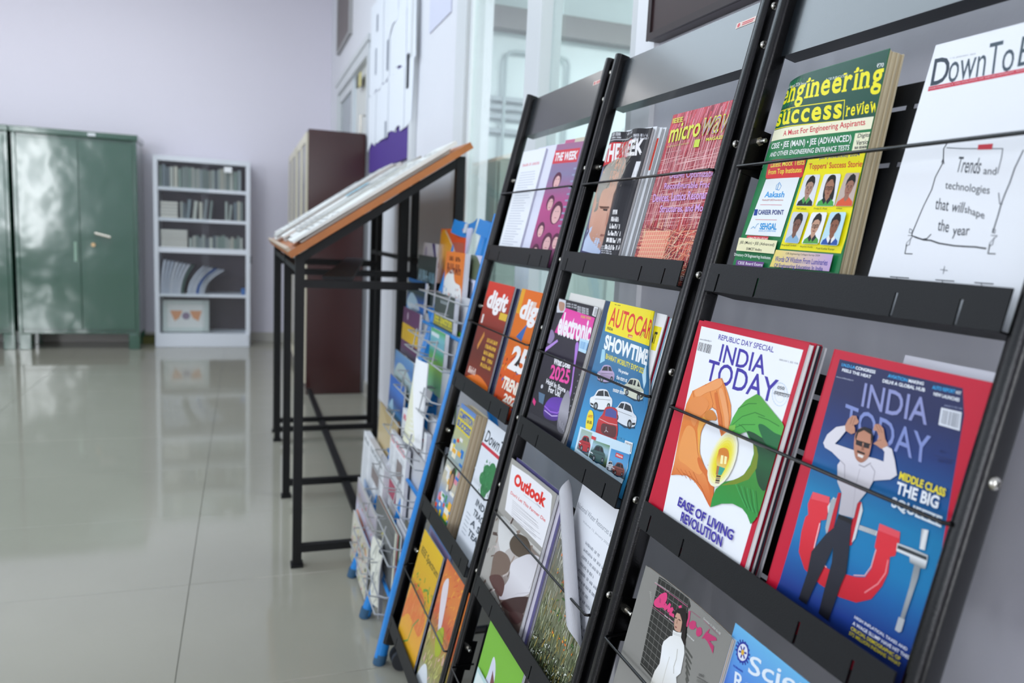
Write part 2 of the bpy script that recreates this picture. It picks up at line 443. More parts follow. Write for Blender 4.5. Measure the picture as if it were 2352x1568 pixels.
for i, (a, b) in enumerate(WINS):
    struct(boxes('window_%d' % (i+2), [((XL-.09, a, .85), (XL-.04, a+.05, 3.05)), ((XL-.09, b-.05, .85), (XL-.04, b, 3.05)), ((XL-.09, (a+b)/2-.03, .85), (XL-.04, (a+b)/2+.03, 3.05)), ((XL-.09, a, .85), (XL-.04, b, .9)), ((XL-.09, a, 3.0), (XL-.04, b, 3.05)), ((XL-.09, a, 2.3), (XL-.04, b, 2.34))], M_ALU))
# right wall with the office glazing and the far door
GB, GT = .86, 2.78
struct(boxes('wall_right', [((XR, YN, -.06), (XR+.12, 1.5, ZC))], mat('grey_lilac_wall', '#dadae2', .5, bump=.5, bscale=30, var=.02)))  # near stretch slightly greyer than the rest of this wall
wr = struct(boxes('wall_right', [((XR, 1.5, -.06), (XR+.12, 1.58, ZC)), ((XR, 1.58, -.06), (XR+.12, 3.07, GB)), ((XR, 1.58, GT), (XR+.12, 3.07, ZC)),
    ((XR, 3.07, -.06), (XR+.12, 5.5, ZC)), ((XR, 5.5, 2.46), (XR+.12, 7.42, ZC)), ((XR, 7.42, -.06), (XR+.12, YB, ZC))], M_WALL2))
g = struct(boxes('window_1', [((XR-.012, 3.0, GB), (XR+.06, 3.07, GT)), ((XR+.0, 2.955, GB), (XR+.05, 2.985, GT)), ((XR-.012, 1.575, GB), (XR+.06, 1.60, GT)), ((XR-.012, 1.6, GB), (XR+.06, 3.0, GB+.05)), ((XR-.012, 1.6, GT-.05), (XR+.06, 3.0, GT))], M_ALU))
boxes('mullion', [((XR-.015, 2.165, GB+.05), (XR+.05, 2.235, GT-.05)), ((XR-.006, 2.245, GB+.05), (XR+.04, 2.315, GT-.05))], M_ALU, g)
boxes('pane', [((XR+.02, 1.6, GB+.05), (XR+.026, 2.165, GT-.05))], M_GLASS, g)
boxes('pane', [((XR+.01, 2.315, GB+.05), (XR+.016, 2.955, GT-.05))], M_GLASS, g)
struct(boxes('trim_1', [((XR-.012, 1.492, .0), (XR, 1.575, ZC))], mat('white_gloss_trim', '#eef0f3', .4)))
struct(boxes('trim_2', [((XR-.03, 3.925, .0), (XR, 3.995, 3.1))], M_ALU, bev=.004))
struct(boxes('trim_3', [((XR-.012, 3.07, .0), (XR, 3.15, 3.1))], M_ALU))
struct(boxes('baseboard_right', [((XR-.012, 3.15, 0), (XR, 5.45, .1)), ((XR-.012, 7.45, 0), (XR, YB, .1))], mat('grey_skirting', '#b9b6ad', .3)))
struct(boxes('baseboard_back', [((XL, YB-.012, 0), (XR, YB, .09))], mat('grey_skirting', '#b9b6ad', .3)))
d = struct(boxes('door_1', [((XR-.02, 7.33, 0), (XR+.06, 7.42, 2.46)), ((XR-.02, 5.5, 0), (XR+.06, 5.56, 2.46)), ((XR-.02, 5.56, 2.38), (XR+.06, 7.33, 2.46)), ((XR-.03, 5.46, 2.46), (XR+.0, 7.46, 2.5))], M_ALU))
boxes('door_leaf', [((XR+.0, 7.26, .02), (XR+.03, 7.33, 2.38)), ((XR+.0, 6.42, .02), (XR+.03, 6.5, 2.38)), ((XR+.0, 6.5, .02), (XR+.03, 7.26, .12)), ((XR+.0, 6.5, 2.3), (XR+.03, 7.26, 2.38)), ((XR+.0, 6.5, 1.0), (XR+.03, 7.26, 1.06))], M_ALU, d)
boxes('pane', [((XR+.012, 6.5, .12), (XR+.018, 7.26, 2.3))], mat('frosted_door_glass', '#9ba5a8', .25), d)
boxes('door_leaf', [((XR+.02, 5.56, .02), (XR+.05, 6.36, 2.38))], mat('pale_door_panel', '#d8dad4', .4), d)
tubes('door_handle', [[(XR-.0, 5.66, 1.98), (XR-.04, 5.66, 1.98), (XR-.04, 5.66, 1.84), (XR-.0, 5.66, 1.84)]], .008, M_STEEL, d)
# the office behind the glass
M_OFF = mat('office_wall_paint', '#dfe9ea', .6)
struct(boxes('wall_office', [((XR+.12, 4.6, -.06), (4.6, 4.7, 3.0)), ((4.5, -.6, -.06), (4.6, 4.6, 3.0)), ((XR+.12, -.7, -.06), (4.6, -.6, 3.0)), ], M_OFF))
struct(boxes('trim_4', [((XR+.14, 4.5, 2.40), (4.49, 4.6, 2.525))], mat('grey_beam', '#8f8d8c', .6)))
struct(boxes('ceiling_office', [((XR+.12, -.7, 3.0), (4.6, 4.7, 3.1))], M_CEIL))
struct(boxes('floor_office', [((XR+.12, -.7, -.06), (4.6, 4.7, 0))], mat('office_floor', '#9a988f', .3)))
lv = empty('louvred_vent', (1.53, 4.58, 1.75), 'pale horizontal louvred vent on the office wall behind the glass', 'vent')
for k, z in enumerate((1.99, 1.94, 1.885, 1.80)): boxes('slat', [((-.12, -.02, z-1.75), (.12, .01, z-1.75+.028))], mat('grey_slat', '#a9b3b8', .5), lv)
pf = tag(tubes('wall_pipe', [[(1.5, 4.56, .6), (1.5, 4.56, 2.24), (1.52, 4.56, 2.28), (1.56, 4.56, 2.29), (1.86, 4.56, 2.29), (1.90, 4.56, 2.28), (1.915, 4.56, 2.25), (1.915, 4.56, .6)]], .011, mat('pale_grey_pipe', '#b7c4c6', .4)), 'pale grey bent pipe on the office wall seen through glass', 'pipe')
ofc = empty('reflection_block', (2.2, 4.3, 0), 'added grey green block standing in for a reflection in the office glass', 'cupboard')  # added block, its colour imitates the grey green reflection in the glass
boxes('body', [((-.9, -.25, .08), (.5, .25, 1.6))], mat('grey_green_reflection', '#7d8b86', .4), ofc, .006)
boxes('door', [((-.88, -.262, .1), (-.21, -.25, 1.58))], mat('grey_green_reflection_front', '#84928d', .4), ofc, .003)
boxes('door', [((-.19, -.262, .1), (.48, -.25, 1.58))], mat('grey_green_reflection_front', '#84928d', .4), ofc, .003)
boxes('base', [((-.88, -.22, 0), (.48, .24, .08))], mat('grey_green_reflection', '#7d8b86', .4), ofc)
bt = empty('green_bottle', (2.15, 4.2, 1.6), 'small green bottle standing beyond the office glass', 'bottle')
tubes('bottle_body', [[(0, 0, 0), (0, 0, .16), (0, 0, .19), (0, 0, .22)]], [.035, .035, .03, .014], mat('green_plastic', '#2c8a62', .2), bt, 12)
tubes('cap', [[(0, 0, .22), (0, 0, .245)]], .016, mat('white_cap', '#e8e8e8', .4), bt, 12)
# framed dark board over the racks, brown vent panel, papers
bd = empty('dark_board', (XR, .9, 1.59), 'large dark maroon framed board on the wall above the black racks', 'board')
bm = bmesh.new(); box(bm, (-.03, -.72, .0), (-.001, .588, .9), .003)
bm_obj('panel', bm, mat('maroon_glossy_board', '#2c1719', .4, var=.5, vscale=2.5), bd)
boxes('frame', [((-.034, -.72, 0), (-.03, .588, .014)), ((-.034, .574, .014), (-.03, .588, .9)), ((-.04, -.72, .886), (-.03, .574, .9)), ((-.04, -.72, .014), (-.03, -.706, .886))], mat('dark_frame', '#26171a', .45), bd)
vp = empty('ventilator_panel', (XR, 6.96, 2.76), 'brown ventilator panel above the far door', 'panel')
boxes('panel', [((-.02, -.42, .0), (-.001, .42, .8))], mat('brown_ply', '#6b6260', .5, var=.1), vp)
boxes('frame', [((-.03, -.44, -.02), (-.001, -.42, .82)), ((-.03, .42, -.02), (-.001, .44, .82)), ((-.03, -.42, -.02), (-.001, .42, 0))], mat('grey_frame', '#a7a6a6', .5), vp)
# notice board: purple poster cloth with overlapping white papers
nb = empty('notice_board', (XR, 4.7, 1.555), 'tall purple notice board covered with white papers', 'notice board')
boxes('backing', [((-.025, -.70, 0), (-.001, .62, 1.02))], mat('purple_board_cloth', '#4a2f86', .7, var=.08), nb)
R = random.Random(4); k = 0
def paper(ob, pts, x, m=None):
    bm = bmesh.new()
    f = bm.faces.new([bm.verts.new((x, a, b)) for a, b in pts]); r = bmesh.ops.extrude_face_region(bm, geom=[f])
    for v in r['geom']:
        if isinstance(v, bmesh.types.BMVert): v.co.x -= .0012
    return bm_obj('paper', bm, m or mat('white_notice_paper', '#e9edf3', .6), ob)
for i, y0 in enumerate((.50, .26, .04, -.20, -.44, -.66)):
    for j, z0 in enumerate((.78, .52, .26)):
        zz = z0-(.06 if j == 2 else 0)
        hw, hh = .15, .30
        s = R.uniform(-.03, .03)
        paper(nb, [(y0-hw/1.0+s, zz+R.uniform(-.06, .0)), (y0, zz-.05*R.random()), (y0+hw+s, zz+R.uniform(-.07, .02)), (y0+hw, zz+hh), (y0-hw, zz+hh+R.uniform(-.02, .01))], -.027-.0015*((i*3+j) % 5))
for y0, z0, hgt in ((.36, .60, .16), (-.06, .55, .17), (-.05, .16, .10), (.34, .86, .1)):
    boxes('photo_strip', [((-.036, y0-.022, z0), (-.0345, y0+.02, z0+hgt))], mat('grey_print', '#8b93a0', .5), nb)
boxes('dark_gap', [((-.037, -.70, .35), (-.0345, -.655, .52))], mat('dark_cloth', '#1c2430', .7), nb)
ns = tag(boxes('paper_notice', [((XR-.006, 3.28, 2.10), (XR-.001, 3.68, 2.42))], mat('pale_purple_notice', '#d3d5e6', .6)), 'pale notice sheet on the white wall panel beside the glass', 'notice')
bk = empty('door_sign', (XR, 6.0, 2.2), 'small yellow and grey sign at the top of the far door', 'sign')
boxes('plate', [((-.02, -.05, .04), (-.001, .10, .12))], mat('dark_olive_plate', '#55584a', .5), bk)
boxes('sticker', [((-.02, -.14, .02), (-.012, -.05, .12))], mat('yellow_sticker', '#d8cd86', .5), bk)
# ================================================================== BLACK MAGAZINE RACKS
TS = [.3446, .2900, .1487, -.0413, -.1846, -.3764, -.5213, -.7089, -.8536, -1.0439]
YR0 = .434; RW = .501; PW = .02; IW = .459
def rackyn(bm, pts, t0, t1, off):
    lo = [bm.verts.new(RK.P(y, t0, n)-off) for y, n in pts]; hi = [bm.verts.new(RK.P(y, t1, n)-off) for y, n in pts]
    for i in range(len(pts)): bm.faces.new((lo[i-1], lo[i], hi[i], hi[i-1]))
    bm.faces.new(lo); bm.faces.new(hi[::-1])
def rr(y0, y1, n0, n1, r, k=4):
    P = []
    for cx, cy, a in ((y1-r, n1-r, 0), (y0+r, n1-r, 90), (y0+r, n0+r, 180), (y1-r, n0+r, 270)):
        for i in range(k+1):
            t = math.radians(a+90*i/k); P.append((cx+r*math.cos(t), cy+r*math.sin(t)))
    return P
screw_me = {}
def screw_mesh(kind):
    if kind in screw_me: return screw_me[kind]
    bm = bmesh.new()
    if kind == 'head':       # dome with a cross recess, axis -y
        rings = [(.0062, 0), (.0060, .0012), (.0048, .0028), (.0026, .0038)]; seg = 12; V = []
        for r, h in rings: V.append([bm.verts.new((r*math.cos(k*math.tau/seg), -h, r*math.sin(k*math.tau/seg))) for k in range(seg)])
        top = bm.verts.new((0, -.0041, 0))
        for A, B in zip(V, V[1:]):
            for k in range(seg): bm.faces.new((A[k], A[(k+1) % seg], B[(k+1) % seg], B[k]))
        for k in range(seg): bm.faces.new((V[-1][k], V[-1][(k+1) % seg], top))
        nf = len(bm.faces)
        box(bm, (-.0030, -.00425, -.0005), (.0030, -.0036, .0005)); box(bm, (-.0005, -.00426, -.0030), (.0005, -.0036, .0030))
        bm.faces.ensure_lookup_table()
        for f in bm.faces[nf:]: f.material_index = 1
    else:
        tube(bm, [(0, 0, 0), (0, -.005, 0)], .0062, 6); tube(bm, [(0, -.005, 0), (0, -.016, 0), (0, -.0175, 0)], [.0034, .0034, .0024], 10)
    bmesh.ops.recalc_face_normals(bm, faces=bm.faces)
    me = bpy.data.meshes.new('screw'); bm.to_mesh(me); bm.free(); me.materials.append(M_STEEL); me.materials.append(mat('dark_recess', '#2a2622', .6))
    for p in me.polygons: p.use_smooth = kind == 'head' and p.material_index == 0
    screw_me[kind] = me; return me
def build_rack(yr, label):
    base = Vector((.5, yr+.24, 0))
    e = empty('magazine_rack', base, label, 'magazine rack', 'black magazine racks along the wall')
    yl = yr+IW
    for y0 in (yr, yl):
        bm = bmesh.new(); rackyn(bm, rr(y0, y0+PW, -.015, .015, .0085), -1.125, .372, base); bm_obj('post', bm, M_BLK, e, True)
    # header: front sheet with folded edges
    bm = bmesh.new(); a, b = yr+PW, yl
    fbox(bm, RK, (a, b), (.268, .362), (-.006, -.004), base); fbox(bm, RK, (a, b), (.266, .268), (-.028, -.004), base); fbox(bm, RK, (a, b), (.362, .364), (-.028, -.004), base)
    bm_obj('header', bm, M_HDR, e)
    for k in range(4):
        tt_, tb_ = -.0265-.335*k, -.064-.335*k
        bm = bmesh.new(); y0, y1 = yr+PW-.001, yl-.010
        # slots cut up from the bottom edge of the lip
        sl = [y1-f*(y1-y0) for f in (.055, .245, .735, .90)][::-1]; s2 = .0035
        fbox(bm, RK, (y0, y1), (tb_+.024, tt_), (.018, .020), base)
        ys_ = [y0]+[v for s in sl for v in (s-s2/2, s+s2/2)]+[y1]
        for p, q in zip(ys_[::2], ys_[1::2]): fbox(bm, RK, (p, q), (tb_, tb_+.024), (.018, .020), base)
        fbox(bm, RK, (y0, y1), (tb_-.0005, tb_+.0015), (-.032, .019), base)
        bm_obj('shelf_tray', bm, M_TRAY, e)
        # slotted back plate
        bm = bmesh.new(); A, B = yr+PW+.002, yl-.002; t1, t2 = tb_, tt_+.228
        n1, n2 = -.034, -.032; w_ = .013
        cs = [A+(B-A)*f for f in (.08, .46, .54, .92)]; rows = [t1+.02, t2-.095, t2-.030]
        tt2 = [t1]+[v for r in rows for v in (r, r+.006)]+[t2]
        for i in range(0, len(tt2), 2): fbox(bm, RK, (A, B), (tt2[i], tt2[i+1]), (n1, n2), base)
        for i in range(1, len(tt2)-1, 2):
            yy = [A]+[v for c in cs for v in (c-w_, c+w_)]+[B]
            for p, q in zip(yy[::2], yy[1::2]): fbox(bm, RK, (p, q), (tt2[i], tt2[i+1]), (n1, n2), base)
        bm_obj('back_plate', bm, M_TRAY, e)
        tw = .107-.335*k
        wp = [RK.P(yl-.003, tw+.010, -.026), RK.P(yl-.006, tw, .020), RK.P(yr+PW+.0, tw, .020), RK.P(yr+PW-.001+.003, tw+.010, -.026)]
        wp.insert(1, RK.P(yl-.004, tw+.0005, .016)); wp.insert(2, RK.P(yl-.008, tw, .0205)); wp.pop(3); wp.insert(3, RK.P(yr+PW-.003, tw, .0205)); wp[4] = RK.P(yr+PW-.005, tw+.0005, .017)
        if k: tubes('wire_retainer', [wp], .0021, M_BLK, e, 8, base)
        else: tubes('wire_retainer', [wp], .0021, M_BLK, e, 8, base)
        for y0 in (yr+PW, yl-.0016):
            bm = bmesh.new(); fbox(bm, RK, (y0, y0+.0016), (tw-.005, tw+.058), (-.022, .007), base); bm_obj('wire_bracket', bm, M_BLK, e)
    for i, t in enumerate(TS):
        for y0, kind, flip in ((yr, 'head', 0), (yl+PW, 'head', 1)):
            o = link('screw', screw_mesh(kind), e); o.location = RK.P(y0, t, 0)-base
            o.rotation_euler = (0, R.uniform(0, 1.5), math.pi*flip)
        if i in (2, 4, 6, 8):
            for y0, flip in ((yl, 0),):
                o = link('bolt_end', screw_mesh('nut'), e); o.location = RK.P(y0-.0016*(1-flip)+.0016*flip, t, -.004)-base; o.rotation_euler = (0, .4, math.pi*flip)
    # base: rear struts, feet and castors
    fz = RK.P(0, -1.125, 0)
    for y0 in (yr+PW/2, yl+PW/2):
        tubes('base_tube', [[(fz.x+.005, y0, .078), (.755, y0, .078)]], .011, M_BLK, e, 8, base)
        for cx in (fz.x+.035, .72):
            c = empty_child('castor', e, (cx-base.x, y0-base.y, 0))
            tubes('wheel', [[(0, -.021, .028), (0, -.008, .028)]], .028, mat('grey_rubber', '#34363a', .5), c, 18)
            tubes('wheel', [[(0, .008, .028), (0, .021, .028)]], .028, mat('grey_rubber', '#34363a', .5), c, 18)
            tubes('axle', [[(0, -.024, .028), (0, .024, .028)]], .005, M_STEEL, c, 8)
            boxes('fork', [((-.012, -.007, .028), (.012, .007, .067))], M_BLK, c, .003)
    tubes('base_crossbar', [[(.745, yr, .078), (.745, yl+PW, .078)], [(.72, yr, .078-.0), (.72, yr+.001, .078)]][:1], .011, M_BLK, e, 8, base)
    # maker's sticker on the header
    yy = yr+.091
    q = [(yy, .344), (yy-.047, .344), (yy-.047, .3355), (yy, .3355)]
    bm = bmesh.new(); vs = [bm.verts.new(RK.P(y, t, -.0035)-base) for y, t in q]; bm.faces.new(vs)
    s = bm_obj('sticker', bm, mat('cream_sticker', '#e6cfc4', .4), e); s['label'] = 'cream sticker with red print'
    bm = bmesh.new()
    for f0, f1, g0, g1 in ((.32, .92, .25, .45), (.32, .88, .58, .78)):
        bm.faces.new([bm.verts.new(RK.P(yy-.047*a, .3355+.0085*(1-b), -.0033)-base) for a, b in ((f0, g0), (f1, g0), (f1, g1), (f0, g1))])
    bm.faces.new([bm.verts.new(RK.P(yy-.047*.14+.0034*math.cos(k*math.tau/10), .3398+.0034*math.sin(k*math.tau/10), -.0033)-base) for k in range(10)])
    bm_obj('print', bm, mat('red_print', '#d23c44', .4), s)
    return e
def empty_child(name, parent, loc):
    o = bpy.data.objects.new(name, None); COL.objects.link(o); o.parent = parent; o.location = loc; o.empty_display_size = .03; return o
build_rack(YR0, 'nearest black metal magazine rack, holding the clasped hands and clamp covers')
build_rack(YR0+RW, 'middle black metal magazine rack, holding the yellow and blue car magazine')
build_rack(YR0+2*RW, 'farthest black metal magazine rack, right beside the blue stand')
# ================================================================== NEWSPAPER READING STAND
M_OLD = mat('worn_black_paint', '#0b0c0e', .5, spec=.3, var=.35, vscale=9)
nt_ = empty('newspaper_stand', (.45, 3.5, 0), 'long black steel reading stand with sloped wooden top for newspapers', 'reading stand')
TO = (.45, 3.5, 0)
def beam(name, p, q, w_, m, par, off, w2=None):
    """square bar from p to q"""
    p, q = Vector(p)-Vector(off), Vector(q)-Vector(off); d = (q-p).normalized()
    up = Vector((0, 0, 1)) if abs(d.z) < .9 else Vector((0, 1, 0)); a = d.cross(up).normalized(); b = a.cross(d); w2 = w2 or w_
    bm = bmesh.new(); hexa(bm, [e+a*sx*w_/2+b*sy*w2/2 for e in (p, q) for sx, sy in ((-1, -1), (1, -1), (1, 1), (-1, 1))])
    return bm_obj(name, bm, m, par)
TY = [2.615, 3.335, 4.26, 4.46]
def topz(x): return 1.095+(x-.15)*(1.485-1.095)/(.735-.15)
for y in TY:
    beam('leg', (.176, y, .0), (.176, y, topz(.176)-.03), .030, M_OLD, nt_, TO)
    beam('foot', (.176, y, 0), (.176, y, .012), .042, M_OLD, nt_, TO)
    beam('leg', (.71, y, .0), (.71, y, topz(.71)-.03), .030, M_OLD, nt_, TO)
    beam('rail', (.176, y, .065), (.71, y, .065), .026, M_OLD, nt_, TO)
    beam('rail', (.176, y, .985), (.71, y, .985), .026, M_OLD, nt_, TO)
    beam('slope_rail', (.176, y, topz(.176)-.045), (.71, y, topz(.71)-.045), .026, M_OLD, nt_, TO)
for x, z in ((.43, .055), (.176, 1.03), (.71, 1.05)): beam('stretcher', (x, 2.615, z), (x, 4.46, z), .032 if x == .43 else .024, M_OLD, nt_, TO, .02)
beam('stretcher', (.43, 4.46, .055), (.43, 5.35, .055), .032, M_OLD, nt_, TO, .02)
beam('cross_brace', (.30, 2.62, 1.005), (.60, 4.40, 1.005), .10, M_OLD, nt_, TO, .012)
beam('back_post', (.66, 3.335, 0), (.66, 3.335, 1.43), .04, M_OLD, nt_, TO)
sl = Vector((.585, 0, .39)).normalized(); sn = Vector((-.39, 0, .585)).normalized()
def slope_pt(s, y, h): return Vector((.135, y, 1.088))+sl*s+sn*h-Vector(TO)
bm = bmesh.new(); hexa(bm, [slope_pt(a, b, c) for c in (-.022, 0) for a, b in ((0, 2.565), (.715, 2.565), (.715, 4.47), (0, 4.47))])
bm_obj('sloped_top', bm, mat('brown_wood_board', '#b06a35', .5, var=.25, vscale=12), nt_)
bm = bmesh.new(); hexa(bm, [slope_pt(a, b, c) for c in (.0, .013) for a, b in ((0, 2.565), (.012, 2.565), (.012, 4.47), (0, 4.47))])
bm_obj('stop_lip', bm, mat('grey_wood_edge', '#b9a58f', .5, var=.2, vscale=12), nt_)
# newspapers lie on the slope, folded sheets side by side
news = [(2.585, 2.86, 3, 'folded newspaper nearest the near edge of the sloped stand'), (2.90, 3.15, 4, 'second folded newspaper from the near edge of the sloped stand'),
        (3.19, 3.46, 3, 'folded newspaper with a turquoise headline strip on the sloped stand'), (3.50, 3.80, 5, 'thick folded newspaper past the middle of the sloped stand'), (3.85, 4.12, 4, 'second folded newspaper from the far end of the stand'), (4.15, 4.43, 3, 'folded newspaper at the far end of the sloped stand')]
R = random.Random(12)
for i, (y0, y1, n, lab) in enumerate(news):
    c = slope_pt(.36, (y0+y1)/2, .0)+Vector(TO)
    e = empty('newspaper', c, lab, 'newspaper', 'newspapers on the sloped stand')
    z = .0015
    for k in range(n):
        a0, a1 = R.uniform(-.34, -.27), R.uniform(.20, .335); q0, q1 = y0+R.uniform(0, .04)-(y0+y1)/2, y1-R.uniform(0, .04)-(y0+y1)/2; sk = R.uniform(-.012, .012); h = R.uniform(.004, .010)
        bm = bmesh.new(); P = [(a0, q0+sk), (a1, q0-sk), (a1-R.uniform(0, .03), q1-sk), (a0, q1+sk)]
        hexa(bm, [sl*a+sn*(z+hh+(0.006 if a > 0 and hh else 0))+Vector((0, b, 0)) for hh in (0, h) for a, b in P])
        bm_obj('folded_sheet', bm, mat('newsprint_shade_tone', '#b9bab6' if k % 2 else '#dcdcd8', .8, var=.08, vscale=30), e); z += h+.0006  # every second sheet greyer: shadows between the papers put into the colour
    bm = bmesh.new()
    for L_ in range(24):
        a = -.26+L_*.022; b0 = (y0-y1)/2+.03; 
        for cc in range(3):
            bb = b0+cc*(y1-y0-.06)/3; ww = (y1-y0-.06)/3*R.uniform(.6, .9)
            if R.random() < .85: bm.faces.new([bm.verts.new(sl*x+sn*(z+.0062*(x > 0)+.0012)+Vector((0, yy, 0))) for x, yy in ((a, bb), (a+.006, bb), (a+.006, bb+ww), (a, bb+ww))])
    bm_obj('printed_columns', bm, mat('grey_newsprint_ink', '#84868a', .8), e)
    if i == 2:
        bm = bmesh.new(); bm.faces.new([bm.verts.new(sl*x+sn*(z+.009)+Vector((0, yy, 0))) for x, yy in ((-.02, -.12), (.09, -.12), (.09, -.03), (-.02, -.03))]); bm_obj('headline_strip', bm, mat('turquoise_ink', '#5fb6cf', .7), e)
    if i == 4:
        bm = bmesh.new(); bm.faces.new([bm.verts.new(sl*x+sn*(z+.009)+Vector((0, yy, 0))) for x, yy in ((.16, -.1), (.25, -.1), (.25, .1), (.16, .1))]); bm_obj('photo_block', bm, mat('dark_ink', '#4b4f52', .7), e)
# ================================================================== BROWN-SIDED CABINETS
def brown_cab(y0, y1, lab, hz):
    o = (.58, (y0+y1)/2, 0); e = empty('glass_front_cabinet', o, lab, 'cabinet', 'brown cabinets against the right wall')
    M_BR = mat('maroon_painted_steel', '#3a1b1a', .22, var=.25, vscale=3)
    for y in (y0, y1-.02): boxes('side_panel', [((.415, y, .0), (.80, y+.02, hz))], M_BR, e, .003, o)
    boxes('back_panel', [((.79, y0+.02, .08), (.80, y1-.02, hz))], M_BR, e, 0, o)
    boxes('top_panel', [((.415, y0+.02, hz-.02), (.79, y1-.02, hz))], M_BR, e, .002, o)
    boxes('plinth', [((.425, y0+.02, .0), (.79, y1-.02, .08))], M_BR, e, .002, o)
    for z in (.45, .82, 1.2, 1.52): boxes('shelf', [((.43, y0+.02, z), (.79, y1-.02, z+.02))], mat('cream_steel', '#d9d2bd', .4), e, 0, o)
    M_CR = mat('cream_door_paint', '#d8d0b8', .35)
    ym = (y0+y1)/2
    for a, b in ((y0+.02, ym-.003), (ym+.003, y1-.02)):
        dd = boxes('door', [((.402, a, .08), (.415, a+.06, hz-.02)), ((.402, b-.06, .08), (.415, b, hz-.02)), ((.402, a+.06, .08), (.415, b-.06, .14)), ((.402, a+.06, hz-.08), (.415, b-.06, hz-.02)), ((.402, a+.06, .80), (.415, b-.06, .86))], M_CR, e, 0, o)
        boxes('pane', [((.406, a+.06, .14), (.409, b-.06, .80)), ((.406, a+.06, .86), (.409, b-.06, hz-.08))], M_CLEAR, dd, 0, o)
    boxes('door_handle', [((.385, ym-.03, 1.12), (.402, ym-.02, 1.22))], M_STEEL, e, .002, o)
    return e
brown_cab(5.45, 6.50, 'tall cabinet with dark maroon side facing the reading stand', 1.83)
brown_cab(6.56, 7.62, 'tall cream-fronted cabinet behind the dark maroon sided one', 1.83)
R = random.Random(8); FW = {.47: 'bottom', .84: 'second', 1.22: 'third', 1.54: 'top'}; FC = {'#c9bfa4': 'beige', '#e3dfd2': 'off-white', '#b8ab86': 'khaki', '#d9c66a': 'yellow', '#cfd3d6': 'grey'}
for s, (y0, y1) in enumerate(((5.5, 5.95), (6.0, 6.45))):
    for z in (.47, .84, 1.22, 1.54):
        y = y0+.01; kf = 0
        while y < y1-.04:
            t = R.uniform(.035, .07); h = R.uniform(.18, .25)
            c = R.choice(['#c9bfa4', '#e3dfd2', '#b8ab86', '#d9c66a', '#cfd3d6'])
            b = tag(boxes('file_folder', [((.43, y, z), (.66, y+t, z+h))], mat('folder_card', c, .7), None, .002), '%s folder, number %s from the near end, %s shelf, maroon-sided cabinet, %s door' % (FC[c], ['one', 'two', 'three', 'four', 'five', 'six', 'seven', 'eight', 'nine', 'ten', 'eleven'][kf], FW[z], ['near', 'far'][s]), 'folder', 'folders in the maroon sided cabinet'); y += t+.004; kf += 1
# ================================================================== GREEN STEEL ALMIRAHS
M_GRN = mat('green_enamel_steel', '#375c4a', .13, spec=.7, bump=.0, coat=.6)
def wavy(m):
    nt = m.node_tree; b = nt.nodes['Principled BSDF']
    tc = nt.nodes.new('ShaderNodeTexCoord'); n = nt.nodes.new('ShaderNodeTexNoise'); n.inputs['Scale'].default_value = 3.2; n.inputs['Detail'].default_value = 1.5
    bp = nt.nodes.new('ShaderNodeBump'); bp.inputs['Strength'].default_value = .6; bp.inputs['Distance'].default_value = .02
    nt.links.new(tc.outputs['Object'], n.inputs['Vector']); nt.links.new(n.outputs['Fac'], bp.inputs['Height']); nt.links.new(bp.outputs['Normal'], b.inputs['Normal'])
wavy(M_GRN)
def almirah(x0, x1, yf, lab):
    o = ((x0+x1)/2, yf+.22, 0); e = empty('steel_almirah', o, lab, 'cupboard', 'green steel almirahs at the back wall')
    z0, z1 = .14, 1.845
    boxes('body', [((x0, yf+.02, z0), (x1, yf+.45, z1))], M_GRN, e, .004, o)
    boxes('cornice', [((x0-.012, yf-.015, z1), (x1+.012, yf+.455, z1+.05))], M_GRN, e, .006, o)
    xm = x0+(x1-x0)*.52
    boxes('door', [((x0+.03, yf, z0+.04), (xm-.002, yf+.02, z1-.03))], M_GRN, e, .003, o)
    boxes('door', [((xm+.002, yf, z0+.04), (x1-.03, yf+.02, z1-.03))], M_GRN, e, .003, o)
    boxes('door_stile', [((x0, yf+.0, z0), (x0+.028, yf+.02, z1))], M_GRN, e, .003, o); boxes('door_stile', [((x1-.028, yf+.0, z0), (x1, yf+.02, z1))], M_GRN, e, .003, o)
    for x in (x0, x1-.09):
        for y in (yf+.01, yf+.37): boxes('leg', [((x, y, 0), (x+.09, y+.07, z0))], M_GRN, e, .004, o)
    tubes('handle', [[(xm+.12, yf-.002, 1.03), (xm+.12, yf-.03, 1.03), (xm+.24, yf-.035, 1.0)]], .012, M_STEEL, e, 8, o)
    tubes('keyhole', [[(xm+.1, yf-.0, .93), (xm+.1, yf-.012, .93)]], .016, mat('brass', '#b59a72', .3, metal=1), e, 12, o)
    boxes('handle_plate', [((xm-.05, yf-.004, .78), (xm-.03, yf, .95))], mat('pale_green_wear', '#8fae9a', .4), e, .001, o)
    boxes('number_plate', [((xm+.08, yf-.02, z1+.012), (xm+.14, yf-.015, z1+.036))], mat('white_enamel_plate', '#d9dde0', .4), e, 0, o)
almirah(-1.83, -.885, 7.55, 'green steel almirah with silver handle, beside the white bookcase')
almirah(-2.81, -1.86, 7.55, 'green steel almirah cut by the left edge, shiny from window light')
tag(boxes('cardboard_scrap', [((-.90, 7.90, 0), (-.80, 8.03, .07))], mat('dark_olive_card', '#5b5a2c', .8), None, .004), 'olive scrap on the floor between green almirah and white bookcase', 'box')
